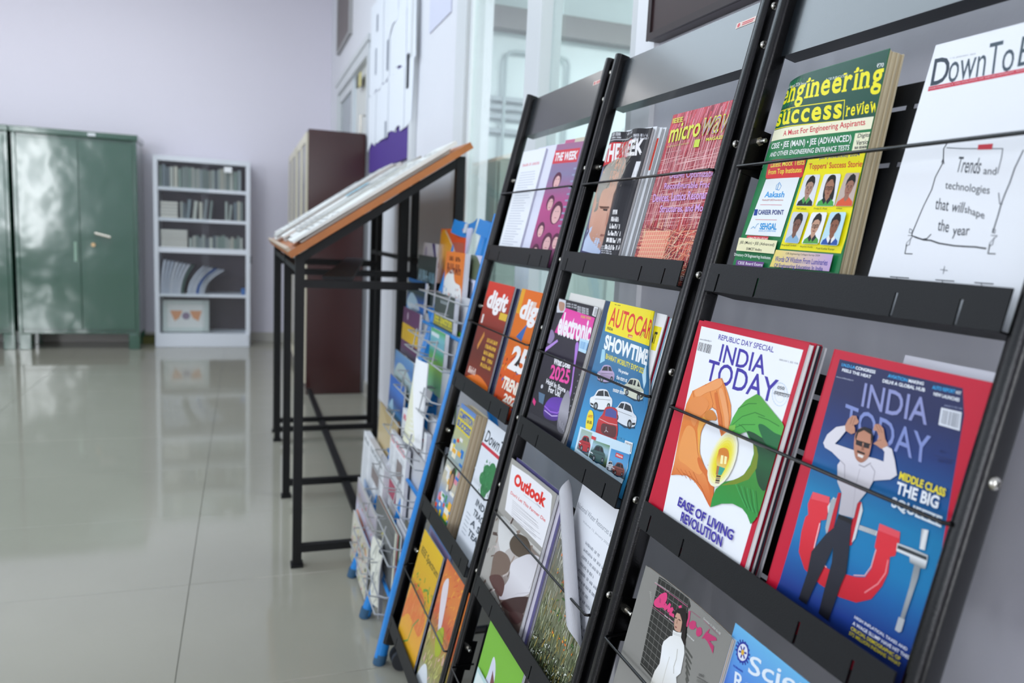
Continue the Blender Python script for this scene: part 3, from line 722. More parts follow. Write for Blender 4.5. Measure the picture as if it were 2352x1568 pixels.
# ================================================================== WHITE BOOKCASE
bx0, bx1, byf, byb = -.775, .062, 7.72, 8.08
o = ((bx0+bx1)/2, 7.9, 0); bc = empty('bookcase', o, 'white glass-front bookcase with five shelves against the lavender wall', 'bookcase')
M_WH = mat('white_laminate', '#dfe3ea', .4); M_DK = mat('dark_back_panel', '#4b4145', .6, var=.1)
boxes('side_panel', [((bx0, byf, .0), (bx0+.04, byb, 1.755))], M_WH, bc, .002, o); boxes('side_panel', [((bx1-.04, byf, .0), (bx1, byb, 1.755))], M_WH, bc, .002, o)
boxes('top_panel', [((bx0+.04, byf, 1.71), (bx1-.04, byb, 1.755))], M_WH, bc, .002, o)
boxes('back_panel', [((bx0+.04, byb-.01, .1), (bx1-.04, byb, 1.71))], M_DK, bc, 0, o)
boxes('plinth', [((bx0+.025, byf-.02, .0), (bx1-.01, byb-.01, .125))], M_WH, bc, .004, o)
SH = [(.10, .13), (.472, .497), (.88, .93), (1.168, 1.198), (1.447, 1.477)]
for a, b in SH[1:]: boxes('shelf', [((bx0+.04, byf+.01, a), (bx1-.04, byb-.01, b))], M_WH, bc, .002, o)
xm = (bx0+bx1)/2+.02
for a, b, y in ((bx0+.04, xm+.03, byf+.004), (xm-.03, bx1-.04, byf+.011)):
    for z0, z1 in ((.13, .875), (.935, 1.71)): boxes('sliding_glass', [((a, y, z0), (b, y+.004, z1))], M_CLEAR, bc, 0, o)
boxes('lock', [((-.17, byf-.008, 1.64), (-.10, byf+.003, 1.69))], mat('white_sticker', '#f2f4f6', .4), bc, .003, o)
boxes('side_lock', [((bx1, byf+.05, .80), (bx1+.012, byf+.08, .87))], mat('black_lock', '#202226', .4), bc, .002, o)
R = random.Random(21)
ORD = ['first', 'second', 'third', 'fourth', 'fifth', 'sixth', 'seventh', 'eighth', 'ninth', 'tenth', 'eleventh', 'twelfth', 'thirteenth', 'fourteenth', 'fifteenth', 'sixteenth', 'seventeenth', 'eighteenth', 'nineteenth', 'twentieth', 'twenty-first', 'twenty-second', 'twenty-third', 'twenty-fourth', 'twenty-fifth', 'twenty-sixth', 'twenty-seventh', 'twenty-eighth', 'twenty-ninth', 'thirtieth']
CN = {'#8d9a94': 'grey green', '#a9b2ab': 'pale green grey', '#77858a': 'slate grey', '#b9bdb4': 'pale grey', '#9aa6a6': 'blue grey', '#6d7a80': 'dark grey', '#c7c5b6': 'cream', '#879a90': 'sage green'}
pal = ['#8d9a94', '#a9b2ab', '#77858a', '#b9bdb4', '#9aa6a6', '#6d7a80', '#c7c5b6', '#879a90']
def book(name, p, q, col, lab, cat, grp, rot=0):
    c = Vector(((p[0]+q[0])/2, (p[1]+q[1])/2, p[2])); e = empty(name, c, lab, cat, grp); e.rotation_euler.y = rot
    boxes('cover', [((p[0], p[1], p[2]), (p[0]+.0025, q[1], q[2])), ((q[0]-.0025, p[1], p[2]), (q[0], q[1], q[2])), ((p[0], p[1], p[2]), (q[0], p[1]+.002, q[2]))], mat('book_cloth', col, .6), e, 0, c)
    boxes('page_block', [((p[0]+.0025, p[1]+.002, p[2]+.002), (q[0]-.0025, q[1]-.004, q[2]-.004))], mat('book_pages', '#e5e1d6', .8), e, 0, c)
    return e
for zi, (x0, x1, cols, hh, grp, lab) in enumerate(((bx0+.05, bx1-.05, pal, (.17, .2), 'bound volumes on the top bookcase shelf', '%s bound volume, %s from the left on the top bookcase shelf'), (-.55, bx1-.05, pal, (.14, .19), 'bound volumes on the second bookcase shelf', '%s volume, %s of the upright ones on the second bookcase shelf'), (-.48, bx1-.05, pal, (.09, .13), 'small volumes on the third bookcase shelf', 'small %s volume, %s of the upright ones on the third bookcase shelf'))):
    x = x0; zb = SH[4-zi][1]; kk = 0
    while x < x1-.03:
        t = R.uniform(.018, .034); h = R.uniform(*hh)
        if zi == 1 and -.28 < x < -.20: x += .05; continue
        rt = R.choice([0, 0, 0, .10]) if zi == 1 else 0
        book('book', (x, byf+.03+R.random()*.02, zb+.001), (x+t, byf+.18, zb+h), (cc := R.choice(cols)), lab % (CN[cc], ORD[kk]), 'book', grp, rt); kk += 1; x += t+.003+(.02 if rt else 0)
for zi, (n, t) in ((1, (5, .03)), (2, (6, .027))):
    zb = SH[4-zi][1]; z = zb+.001
    for k in range(n):
        xw = .15 if zi == 1 else .23
        c = Vector((-.72, byf+.12, z)); e = empty('book', c, 'dark grey volume lying %s from the bottom of the stack, %s bookcase shelf' % (ORD[k], 'second' if zi == 1 else 'third'), 'book', 'stacked volumes on the %s shelf' % ('second' if zi == 1 else 'third'))
        boxes('cover', [((0, -.09, 0), (xw, .09, .003)), ((0, -.09, t-.005), (xw, .09, t-.002)), ((0, -.09, 0), (.003, .09, t-.002))], mat('book_cloth', R.choice(['#59646c', '#6a7780', '#7d8b90', '#4c575f']), .6), e)
        boxes('page_block', [((.003, -.088, .003), (xw-.004, .088, t-.005))], mat('book_pages', '#e5e1d6', .8), e); z += t
# curved files leaning over on the fourth shelf
for k in range(14):
    x = bx0+.05+k*.025+(.03 if k > 7 else 0); zb = SH[1][1]+.001
    lean = .03+.009*k+(.03 if k > 7 else 0); h = .315-.005*k
    col = '#2f5fa8' if k == 11 else ('#3d5a50' if k == 7 else R.choice(['#c9cfdc', '#bcc4d3', '#d4d8e2']))
    P = []
    for j in range(9):
        a = j/8; P.append((x+lean*a*a, zb+h*(a-.5*a*a*lean)))
    bm = bmesh.new(); W_ = .018
    for (xa, za), (xb, zb2) in zip(P, P[1:]):
        hexa(bm, [(xa, byf+.04, za), (xa+W_, byf+.04, za), (xa+W_, byf+.27, za), (xa, byf+.27, za), (xb, byf+.04, zb2), (xb+W_, byf+.04, zb2), (xb+W_, byf+.27, zb2), (xb, byf+.27, zb2)])
    bmesh.ops.remove_doubles(bm, verts=bm.verts, dist=1e-5)
    f = tag(bm_obj('file', bm, mat('file_card', col, .6)), 'blue file among pale bent files on the fourth bookcase shelf' if k == 11 else ('dark green file amid the pale bent files on the fourth shelf' if k == 7 else 'pale bent file, %s from the left on the fourth bookcase shelf' % ORD[k]), 'file', 'bent files on the fourth shelf')
pc = empty('framed_picture', (-.515, byf+.10, .131), 'white framed picture with orange design on the bottom bookcase shelf', 'picture'); pc.rotation_euler.x = -.10
boxes('frame', [((-.205, -.01, 0), (-.165, .01, .30)), ((.165, -.01, 0), (.205, .01, .30)), ((-.165, -.01, 0), (.165, .01, .04)), ((-.165, -.01, .26), (.165, .01, .30))], mat('pale_frame', '#cfd8d4', .4), pc, .003)
boxes('picture', [((-.165, -.002, .04), (.165, .008, .26))], mat('pale_print', '#e2e2df', .5), pc)
bm = bmesh.new()
for P in (((-.14, .20), (-.03, .20), (-.06, .13), (-.10, .10)), ((.03, .20), (.14, .20), (.11, .10), (.06, .13))): bm.faces.new([bm.verts.new((x, -.003, z)) for x, z in P])
bm_obj('orange_design', bm, mat('orange_ink', '#dd9a6d', .5), pc)
bm = bmesh.new(); bm.faces.new([bm.verts.new((.0+.035*math.cos(k*math.tau/14), -.0032, .15+.035*math.sin(k*math.tau/14))) for k in range(14)])
bm_obj('grey_design', bm, mat('mauve_ink', '#8f7b92', .5), pc)
tag(boxes('blue_item', [((-.02, byf+.04, SH[1][1]), (.015, byf+.12, SH[1][1]+.06))], mat('blue_card', '#3f74b8', .5), None, .003), 'small blue item at the right end of the fourth bookcase shelf', 'box')
# ================================================================== MAGAZINES ON THE RACKS
def portrait(S, q, bg, shirt, skin, hair, k=0, lhair=False, glasses=False, tie=None, collar=None):
    m = quadmap(q)
    def P(L): return [m(*p) for p in L]
    S.poly(P([(.06, 0), (.94, 0), (1, .05), (1, .95), (.94, 1), (.06, 1), (0, .95), (0, .05)]), bg)
    if lhair: S.poly(P([(.22, .35), (.3, .1), (.5, .02), (.72, .08), (.80, .35), (.86, .75), (.70, .85), (.3, .75)]), hair, smooth=True)
    S.poly(P([(.06, .99), (.10, .86), (.30, .76), (.42, .70), (.60, .70), (.74, .77), (.92, .86), (.96, .99)]), shirt)
    S.poly(P([(.38, .60), (.62, .60), (.64, .76), (.51, .86), (.37, .76)]), skin)
    if collar: S.poly(P([(.36, .70), (.50, .84), (.42, .94), (.26, .80)]), collar); S.poly(P([(.66, .70), (.52, .84), (.60, .94), (.76, .80)]), collar)
    if tie: S.poly(P([(.47, .82), (.56, .82), (.58, .99), (.45, .99)]), tie)
    S.poly(P([(.27, .38), (.30, .20), (.5, .12), (.70, .20), (.74, .38), (.70, .56), (.60, .68), (.5, .72), (.40, .68), (.31, .56)]), skin, smooth=True)
    if not lhair: S.poly(P([(.24, .40), (.24, .22), (.36, .07), (.52, .02), (.70, .09), (.78, .24), (.75, .42), (.70, .28), (.55, .22), (.36, .25), (.29, .34)]), hair)
    else: S.poly(P([(.27, .34), (.34, .12), (.52, .05), (.70, .12), (.76, .34), (.60, .17), (.48, .17), (.34, .26)]), hair)
    dk = '#2a1d18'
    for a in (.40, .61):
        S.poly(P([(a-.06, .385), (a+.06, .385), (a+.05, .405), (a-.05, .405)]), dk); S.poly(P([(a-.035, .43), (a+.035, .43), (a+.03, .45), (a-.03, .45)]), dk)
        if glasses:
            for p, q_ in (((a-.09, .40), (a+.08, .40)), ((a+.08, .40), (a+.07, .48)), ((a+.07, .48), (a-.08, .48)), ((a-.08, .48), (a-.09, .40))): S.line([m(*p), m(*q_)], .0005, '#1b1b1d')
    S.poly(P([(.49, .44), (.53, .44), (.55, .53), (.47, .53)]), '#8a5b48'); S.poly(P([(.42, .595), (.51, .58), (.60, .595), (.51, .62)]), '#8d4a45')
# ---- green engineering review ---------------------------------------------------------
def art_eng(S):
    c = K(1660, 110, 2.958)
    def q(*L): return [c(*p) for p in L]
    S.fill('#1d7c46'); T = lambda s, a, b, d, col, **k: S.text(s, c(*a), c(*b), c(*d), col, **k)
    S.poly(q((380, 0), (1200, 0), (1082, 462), (340, 565)), '#1b4f3f')
    T('Special August 2024 Issue', (408, 294), (570, 262), (412, 262), '#eef2ee'); T('A CSR PUBLICATION', (700, 228), (850, 198), (704, 208), '#e8eee8')
    T('\u20b970', (1048, 138), (1095, 130), (1053, 108), '#f2f4f0', bold=.01)
    T('engineering', (386, 436), (1078, 312), (428, 262), '#f4ea1c', bold=.022, serif=True)
    for a, b in (((398, 432), (832, 356)), ((832, 356), (820, 494)), ((820, 494), (356, 556))): S.line([c(*a), c(*b)], .0011, '#f4ea1c')
    T('success', (362, 540), (808, 480), (382, 440), '#f4ea1c', bold=.028, serif=True)
    T('review', (835, 470), (1060, 436), (846, 384), '#f4ea1c', bold=.02, serif=True)
    S.poly(q((350, 565), (1084, 460), (1066, 545), (334, 638)), '#f3efcf')
    T('A Must For Engineering Aspirants', (412, 612), (972, 538), (418, 565), '#d22a3a', bold=.014)
    T('CBSE \u2022 JEE (MAIN) \u2022 JEE (ADVANCED)', (330, 702), (876, 650), (340, 652), '#f4f7f2', bold=.018)
    T('AND OTHER ENGINEERING ENTRANCE TESTS', (322, 744), (862, 696), (330, 713), '#f4f7f2', bold=.014)
    S.poly(q((906, 582), (1032, 569), (1008, 693), (881, 704)), '#eeeccb')
    T('Digital', (918, 622), (1010, 612), (926, 586), '#1a1a1a', bold=.012); T('Version', (908, 664), (1004, 655), (915, 630), '#1a1a1a', bold=.012); T('~also available', (900, 690), (990, 682), (903, 672), '#3a3a3a')
    S.poly(q((592, 736), (1032, 697), (808, 1398), (392, 1366)), '#f6e90f')
    S.poly(q((340, 764), (566, 745), (572, 760), (548, 872), (535, 884), (304, 891), (296, 880), (316, 780)), '#cf2531', '#e23a3c')
    T('Latest Mock Tests', (330, 815), (560, 795), (336, 775), '#f5e64a', bold=.014); T('From Top Institutes', (312, 874), (540, 858), (318, 830), '#f5e64a', bold=.014)
    T('JEE (Advanced) 2024', (660, 764), (935, 742), (664, 735), '#2a3c8e', bold=.016); T("Toppers' Success Stories", (588, 838), (965, 822), (594, 786), '#d42b33', bold=.014)
    S.poly(q((300, 895), (528, 880), (398, 1285), (158, 1270)), '#eef3f3')
    S.line([c(372, 935), c(392, 915), c(404, 940), c(388, 968), c(366, 962), c(372, 935)], .0008, '#2b8fd0'); S.line([c(388, 925), c(376, 962)], .0012, '#2b8fd0')
    T('Aakash', (288, 1018), (420, 1018), (300, 978), '#1d9ce0', bold=.02); T('Medical|IIT-JEE|Foundations', (272, 1044), (415, 1044), (276, 1030), '#c0504e')
    S.poly(q((262, 1066), (408, 1068), (407, 1071), (261, 1069)), '#d0536a'); S.poly(q((228, 1166), (374, 1169), (373, 1172), (227, 1169)), '#d0536a')
    S.poly(q((224, 1098), (246, 1098), (238, 1140), (216, 1140)), '#1b3f98'); T('CAREER POINT', (246, 1134), (420, 1136), (250, 1102), '#1b2f83', bold=.02)
    T('SEHGAL', (256, 1236), (370, 1238), (264, 1192), '#1d9ce0', bold=.026); T('SCHOOL OF COMPETITIONS', (250, 1250), (366, 1252), (252, 1240), '#1d9ce0')
    S.line([c(198, 1230), c(215, 1215), c(225, 1228), c(240, 1200), c(252, 1195)], .0006, '#3aa3db')
    sk = ['#b08a76', '#a9765c', '#a2715c', '#7c5546', '#c79a80', '#8e5a43']
    hr = '#16120f'
    portrait(S, q((570, 865), (673, 862), (618, 1078), (500, 1075)), '#e6e7ea', '#1f2a26', sk[0], hr, collar='#4a9a4c')
    portrait(S, q((700, 862), (815, 858), (765, 1080), (637, 1078)), '#eeeeee', '#4aa548', sk[1], hr, lhair=True, glasses=True, collar='#1b1f2a')
    portrait(S, q((850, 855), (955, 852), (895, 1080), (770, 1080)), '#c9b6ab', '#e05a38', sk[2], hr)
    portrait(S, q((490, 1118), (598, 1122), (528, 1333), (430, 1325)), '#d5d9dd', '#8fb6d2', sk[3], hr)
    portrait(S, q((622, 1122), (727, 1122), (665, 1338), (548, 1335)), '#f2f3f3', '#57a245', sk[4], hr, glasses=True, collar='#1b1f2a')
    portrait(S, q((752, 1122), (860, 1122), (800, 1350), (675, 1342)), '#bfe3ef', '#2353a8', sk[5], hr, tie='#232a4a', collar='#eeeeee')
    for s_, a, b, h in (('Ved Lahoti', (518, 1103), (585, 1106), 14), ('Dwija D. Patel', (638, 1106), (727, 1108), 14), ('Aditya', (790, 1106), (830, 1106), 14), ('Bhogalapalli Sandesh', (418, 1352), (518, 1358), 14), ('Rhythm Kedia', (545, 1364), (630, 1368), 14), ('Putti Kushal Kumar', (655, 1374), (780, 1382), 14)): T(s_, a, b, (a[0]+3, a[1]-h), '#3a3312', bold=.01)
    T('COMPLETE SOLUTIONS', (186, 1312), (326, 1318), (190, 1290), '#f6e8dc'); S.poly(q((185, 1280), (332, 1288), (322, 1322), (178, 1314)), '#cf3a46'); T('COMPLETE SOLUTIONS', (188, 1310), (322, 1316), (192, 1292), '#f9eee4', bold=.01)
    S.poly(q((132, 1294), (392, 1316), (368, 1406), (110, 1382)), '#efe9bd'); T('JEE (Main) \u2022 JEE (Advanced)', (134, 1340), (368, 1360), (140, 1316), '#26261c', bold=.008); T('EAMCET Andhra', (180, 1378), (284, 1388), (184, 1360), '#26261c', bold=.008)
    T('Directory Of Engineering Institutes', (96, 1424), (345, 1450), (100, 1398), '#eef4ea', bold=.008); S.poly(q((115, 1446), (302, 1462), (290, 1500), (105, 1490)), '#6d3f86'); T('CBSE Board Exams', (122, 1475), (290, 1490), (126, 1455), '#f3eef4', bold=.01)
    S.poly(q((384, 1378), (774, 1410), (745, 1525), (340, 1492)), '#c7a9d8', '#f3dd6e', ax=(1, 0)); T('CSR Engineering Colleges Survey 2024', (448, 1412), (680, 1428), (452, 1396), '#3a3a33', bold=.004)
    T('Words Of Wisdom From Luminaries', (374, 1456), (732, 1486), (382, 1420), '#3c3aa0', bold=.014); T('Of Engineering Education In India', (368, 1502), (700, 1530), (374, 1468), '#3c3aa0', bold=.014)
bend_e = lambda u, v: -.008*max(0, 1-u/.05)**2*(v/.26)**1.5-.019*(u/.181)*(1-v/.26)
mag('magazine', 'thick green and yellow engineering entrance guide at left of the top tray, six small portraits', (1803, 183), None, TB[0], -.002, .002, .018, '#1d7c46', art_eng, pages=('#cdbf9d', '#bfae8a', '#d6caa9'), np=9, fan=.003, bend=bend_e, W=.181, fit=True)
# ---- white sheet cover ----------------------------------------------------------------
def art_dte(S):
    c = K(2000, 60, 2.45); S.fill('#f1f3f6')
    T = lambda s, a, b, d, col, **k: S.text(s, c(*a), c(*b), c(*d), col, **k)
    T('D', (335, 338), (430, 320), (362, 186), '#22303f', bold=.012); T('ownTo', (432, 322), (800, 250), (455, 150), '#3b4b57', bold=.0); T('Earth', (825, 232), (1180, 150), (855, 60), '#3b4b57')
    S.poly([c(*p) for p in ((328, 342), (1200, 170), (1195, 198), (322, 368))], '#cc2f45')
    T('FORTNIGHTLY ON POLITICS OF DEVELOPMENT, ENVIRONMENT AND HEALTH', (332, 358), (1180, 190), (333, 349), '#e8c8cc')
    T('1-15, JANUARY, 2025', (448, 188), (590, 162), (450, 178), '#6b7077')
    for s_, a, b, d in (('Trends', (478, 822), (612, 832), (500, 735)), ('and', (634, 834), (706, 838), (640, 792)), ('technologies', (418, 928), (668, 960), (424, 872)), ('that', (362, 1030), (436, 1042), (372, 965)), ('will', (452, 1044), (518, 1052), (468, 985)), ('shape', (528, 1062), (640, 1100), (532, 1008)), ('the', (376, 1150), (438, 1162), (386, 1085)), ('year', (458, 1196), (552, 1196), (466, 1140))): T(s_, a, b, d, '#3a4048', bold=.004)
    ink = '#2b3036'
    S.line([c(*p) for p in ((455, 648), (430, 662), (412, 690), (410, 755), (405, 775), (365, 850), (345, 920), (300, 1010), (270, 1080), (235, 1165), (232, 1180), (250, 1185), (290, 1200), (318, 1196), (340, 1172))], .0011, ink)
    S.line([c(*p) for p in ((250, 1187), (300, 1203), (340, 1206), (385, 1222), (470, 1236), (530, 1240), (590, 1243), (650, 1252))], .0014, ink)
    S.line([c(*p) for p in ((400, 768), (410, 745), (414, 775))], .0008, ink); S.line([c(*p) for p in ((430, 685), (520, 690), (610, 690), (745, 690), (738, 740), (715, 830))], .0008, '#555b62')
    S.line([c(*p) for p in ((860, 700), (812, 800), (785, 880), (755, 950), (735, 1005), (720, 1060), (698, 1130), (690, 1160))], .0012, '#50565e'); S.line([c(*p) for p in ((722, 940), (728, 1000), (742, 1002))], .0008, '#50565e')
    for x, y, s in ((222, 1140, 1), (690, 1140, 1.25)):
        S.line([c(x, y), c(x+14, y+8), c(x+10, y+26), c(x-4, y+22), c(x, y)], .0006, '#6b7077'); S.line([c(x-10, y+38), c(x+20*s, y+40), c(x+2, y+60), c(x-18, y+80), c(x-22, y+98), c(x-2, y+90), c(x+6, y+50)], .0006, '#6b7077')
        S.line([c(x-18, y+90), c(x-28, y+140), c(x+14, y+142)], .0009, ink)
    S.poly([c(*p) for p in ((608, 668), (690, 662), (684, 694), (604, 696))], '#c8303f')
    S.line([c(395, 1370), c(435, 1376)], .0006, '#5a6066'); S.line([c(418, 1352), c(410, 1394)], .0006, '#5a6066')
    for x in (112, 368, 588): S.line([c(x, 1402+x*.07), c(x+104, 1410+x*.07)], .0009, '#3a4046'); S.line([c(x+36, 1405+x*.07), c(x+40, 1420+x*.07)], .0006, '#3a4046')
mag('magazine', 'white cover with a hand-drawn sheet and handwritten words, right of the thick green guide', (2150, 104), None, TB[0], -.012, -.012, .006, '#f1f3f6', art_dte, W=.182)
# ---- clasped hands cover --------------------------------------------------------------
def art_it1(S):
    c = K(1500, 720, 2.7025)
    def q(*L): return [c(*p) for p in L]
    T = lambda s, a, b, d, col, **k: S.text(s, c(*a), c(*b), c(*d), col, **k)
    S.fill('#c81a36'); S.poly(q((302, 78), (934, 226), (528, 1600), (30, 1390)), '#f3f5f8')
    pu = '#4438a4'
    T('REPUBLIC DAY SPECIAL', (405, 160), (748, 243), (412, 128), pu, bold=.012)
    T('www.indiatoday.in', (290, 166), (362, 180), (292, 152), '#33343a'); T('FEBRUARY 3, 2025  \u20b9100', (784, 292), (900, 318), (787, 280), '#55565c')
    S.bars(q((287, 176), (368, 196), (356, 250), (275, 228)), 15)
    T('INDIA', (408, 296), (690, 382), (432, 188), pu, bold=.012)
    for s_, a, b, d in (('T', (342, 412), (366, 412), (332, 290)),): pass
    T('TODAY', (322, 410), (750, 560), (352, 282), pu, bold=.010)
    # inked accession stamp
    for k in range(24):
        a0, a1 = k*math.tau/24, (k+.7)*math.tau/24
        S.line([c(790+48*math.cos(a0), 502+72*math.sin(a0)), c(790+48*math.cos(a1), 502+72*math.sin(a1))], .0005, '#a9c6dd'); S.line([c(790+32*math.cos(a0), 502+50*math.sin(a0)), c(790+32*math.cos(a1), 502+50*math.sin(a1))], .0004, '#bcd3e4')
    T('050', (775, 468), (818, 476), (778, 448), '#2a2b33'); S.line([c(760, 482), c(858, 506)], .0006, '#2a2b33'); T('04|02|25', (752, 506), (846, 526), (756, 484), '#2a2b33')
    og, og2, dk = '#f0934a', '#d9662a', '#b2541f'
    # orange hand: back of the hand, fingers, thumb, wrist
    S.poly(q((212, 560), (250, 480), (330, 440), (400, 405), (430, 402), (448, 440), (470, 500), (488, 570), (488, 640), (478, 700), (474, 760), (462, 795), (442, 790), (425, 755), (412, 700), (405, 640), (395, 600), (372, 580), (350, 600), (345, 640), (352, 665), (320, 690), (302, 740), (292, 800), (296, 880), (330, 960), (372, 1010), (384, 1060), (380, 1130), (358, 1203), (345, 1180), (310, 1110), (260, 1040), (210, 1005), (150, 1000), (116, 1003), (135, 930), (165, 760), (190, 640)), og, [og, '#e98238', '#f19a55', og2])
    S.poly(q((345, 610), (395, 655), (392, 665), (350, 660)), '#c68a3c'); S.poly(q((330, 610), (372, 600), (398, 640), (392, 662), (352, 664), (325, 690), (300, 735), (296, 700), (320, 650)), '#d9863a', smooth=True)
    S.poly(q((300, 735), (318, 690), (345, 672), (320, 640), (292, 660), (280, 720), (286, 860), (330, 965), (312, 930), (292, 860)), '#f3b04f')
    for L_ in (((330, 440), (355, 470), (378, 560), (372, 582)), ((400, 480), (412, 560), (432, 650), (440, 755)), ((430, 402), (450, 470), (468, 560), (478, 680)), ((250, 480), (262, 530), (240, 600)), ((372, 582), (398, 600), (412, 660)), ((345, 940), (368, 1000), (378, 1060)), ((190, 990), (250, 1020), (300, 1070), (340, 1160))): S.line([c(*p) for p in L_], .0009, '#c8662c')
    for k in range(5): S.line([c(150+k*26, 960+k*6), c(180+k*26, 1000+k*12), c(186+k*26, 1008+k*14)], .0006, '#c9682e')
    S.poly(q((265, 478), (330, 448), (396, 414), (426, 410), (436, 440), (400, 470), (340, 490), (280, 520)), '#f6a566', smooth=True)
    S.poly(q((414, 480), (436, 470), (462, 560), (476, 650), (470, 720), (456, 740), (446, 640), (430, 560)), '#f5a76c', smooth=True)
    S.poly(q((386, 500), (404, 500), (418, 580), (430, 660), (436, 740), (424, 740), (410, 680), (400, 600)), '#dd7433', smooth=True)
    S.poly(q((230, 560), (262, 520), (320, 520), (352, 560), (330, 610), (290, 650), (262, 700), (240, 660)), '#ee9450', smooth=True)
    S.poly(q((175, 800), (215, 700), (262, 720), (276, 800), (285, 880), (318, 960), (290, 1000), (210, 940), (165, 900)), '#f3a057', smooth=True)
    S.poly(q((280, 900), (300, 900), (340, 975), (372, 1015), (380, 1080), (376, 1140), (360, 1180), (356, 1100), (330, 1010), (295, 960)), '#de7434', smooth=True)
    S.poly(q((505, 665), (540, 600), (585, 550), (648, 510), (664, 520), (640, 570), (590, 610), (545, 650)), '#74bb52', smooth=True)
    S.poly(q((560, 650), (620, 600), (690, 590), (740, 630), (790, 680), (810, 720), (760, 710), (700, 670), (640, 660)), '#6ab54e', smooth=True)
    S.poly(q((690, 1080), (730, 980), (770, 860), (790, 850), (770, 930), (740, 1020), (700, 1120), (670, 1210), (640, 1260), (636, 1230)), '#2b9a50', smooth=True)
    S.poly(q((430, 1100), (500, 1075), (560, 1090), (600, 1150), (560, 1180), (490, 1165), (430, 1160), (390, 1180), (395, 1130)), '#6cc048', smooth=True)
    for k in range(7): S.line([c(610+k*10, 1090+k*4), c(625+k*6, 1170+k*8), c(622+k*5, 1240+k*4)], .0008, '#1c5e30' if k % 2 else '#3fae5c')
    S.poly(q((440, 758), (456, 752), (462, 772), (450, 790)), '#f6c09b')
    # green hand
    S.poly(q((480, 705), (500, 650), (535, 590), (580, 540), (650, 500), (672, 512), (710, 560), (760, 620), (810, 680), (824, 715), (812, 790), (780, 850), (760, 940), (735, 1010), (700, 1110), (670, 1220), (640, 1280), (612, 1308), (590, 1250), (560, 1210), (500, 1180), (430, 1180), (362, 1203), (372, 1150), (395, 1090), (450, 1045), (520, 1030), (570, 1000), (610, 940), (632, 870), (628, 810), (600, 770), (585, 735), (560, 742), (520, 760), (505, 800), (478, 822), (462, 815), (470, 760), (490, 740)), '#58a63c', ['#4fb04a', '#3a8c34', '#2f9a45'])
    S.poly(q((590, 735), (630, 740), (680, 770), (750, 800), (790, 850), (760, 930), (735, 1010), (700, 1100), (660, 1060), (640, 960), (634, 880), (628, 812)), '#17482a', ['#1b5a30', '#144224'], smooth=True)
    S.poly(q((628, 812), (636, 870), (612, 950), (560, 1010), (490, 1040), (430, 1068), (520, 1060), (600, 1030), (650, 960), (660, 880), (650, 830)), '#7a8f22')
    S.poly(q((660, 700), (690, 690), (760, 740), (812, 770), (790, 850), (740, 830), (700, 800)), '#1d6b3a', smooth=True)
    for L_ in (((500, 690), (560, 640), (640, 615), (700, 640)), ((490, 720), (560, 690), (640, 690)), ((535, 590), (600, 560), (650, 560)), ((590, 735), (560, 700), (540, 690)), ((660, 640), (720, 660), (790, 700))): S.line([c(*p) for p in L_], .0009, '#2d7a2e')
    for k in range(8): S.line([c(520+k*18, 1060+k*6), c(545+k*16, 1120+k*14), c(580+k*12, 1200+k*8)], .0008, '#1f6b31' if k % 2 else '#49b262')
    S.poly(q((478, 700), (520, 690), (516, 720), (490, 735), (478, 730)), '#7ec14a'); S.poly(q((465, 800), (478, 765), (500, 770), (490, 810), (470, 822)), '#4a7a25')
    # glowing bulb print
    for k in range(7): S.ell(c(437, 905), .0235-.0026*k, .036-.0036*k, ['#f6f3d6', '#f6f0b0', '#f5ec86', '#f4e757', '#f2e23a', '#efdb22', '#eed21a'][k], px=True, rot=-.2)
    S.poly(q((412, 868), (420, 842), (450, 834), (474, 850), (480, 890), (470, 930), (452, 960), (408, 948), (402, 905)), '#dd8a2c', ['#d97f2b', '#f0b640', '#e9d27a'], smooth=True)
    S.poly(q((430, 880), (446, 882), (440, 935), (424, 932)), '#fdf3b0'); S.poly(q((452, 885), (468, 890), (462, 935), (448, 935)), '#fdf3b0')
    S.poly(q((408, 945), (456, 962), (432, 1005), (400, 1000)), '#3aa78c'); S.poly(q((404, 945), (420, 950), (410, 1005), (398, 1000)), '#b0774a')
    for k in range(4): S.poly(q((402-k*2, 1004+k*13), (430-k*3, 1008+k*13), (426-k*3, 1018+k*13), (399-k*2, 1014+k*13)), '#3d3230' if k % 2 == 0 else '#a28a7a')
    T('EASE OF LIVING', (158, 1192), (498, 1412), (172, 1136), pu, bold=.030); T('REVOLUTION', (176, 1288), (430, 1452), (188, 1228), pu, bold=.030)
mag('magazine', 'white cover with red border and orange and green hands making a heart', (1607, 735), (1860, 787), TB[1], .013, .013, .004, '#c81a36', art_it1, pages=('#f0efec', '#dddce0', '#eceae6'), np=5, fan=.004)
def art_plain(col, band=None):
    def f(S):
        S.fill(col)
        if band: S.frect(.04, .03, .96, .97, band)
    return f
mag('magazine', 'second red bordered magazine stacked behind the orange and green hands cover', (1618, 735), (1876, 790), TB[1], .006, .0045, .005, '#c61d39', art_plain('#c61d39'), pages=('#3a3a48', '#eceae6', '#e4e2de', '#22232e'), np=5, fan=.004)
mag('magazine', 'third red magazine, rearmost of the stack behind the orange and green hands cover', (1628, 738), (1888, 794), TB[1], -.003, -.005, .005, '#c61d39', art_plain('#c61d39'), pages=('#c81a36', '#dfe0e2', '#c3c5c8', '#efefef'), np=4, fan=.004)
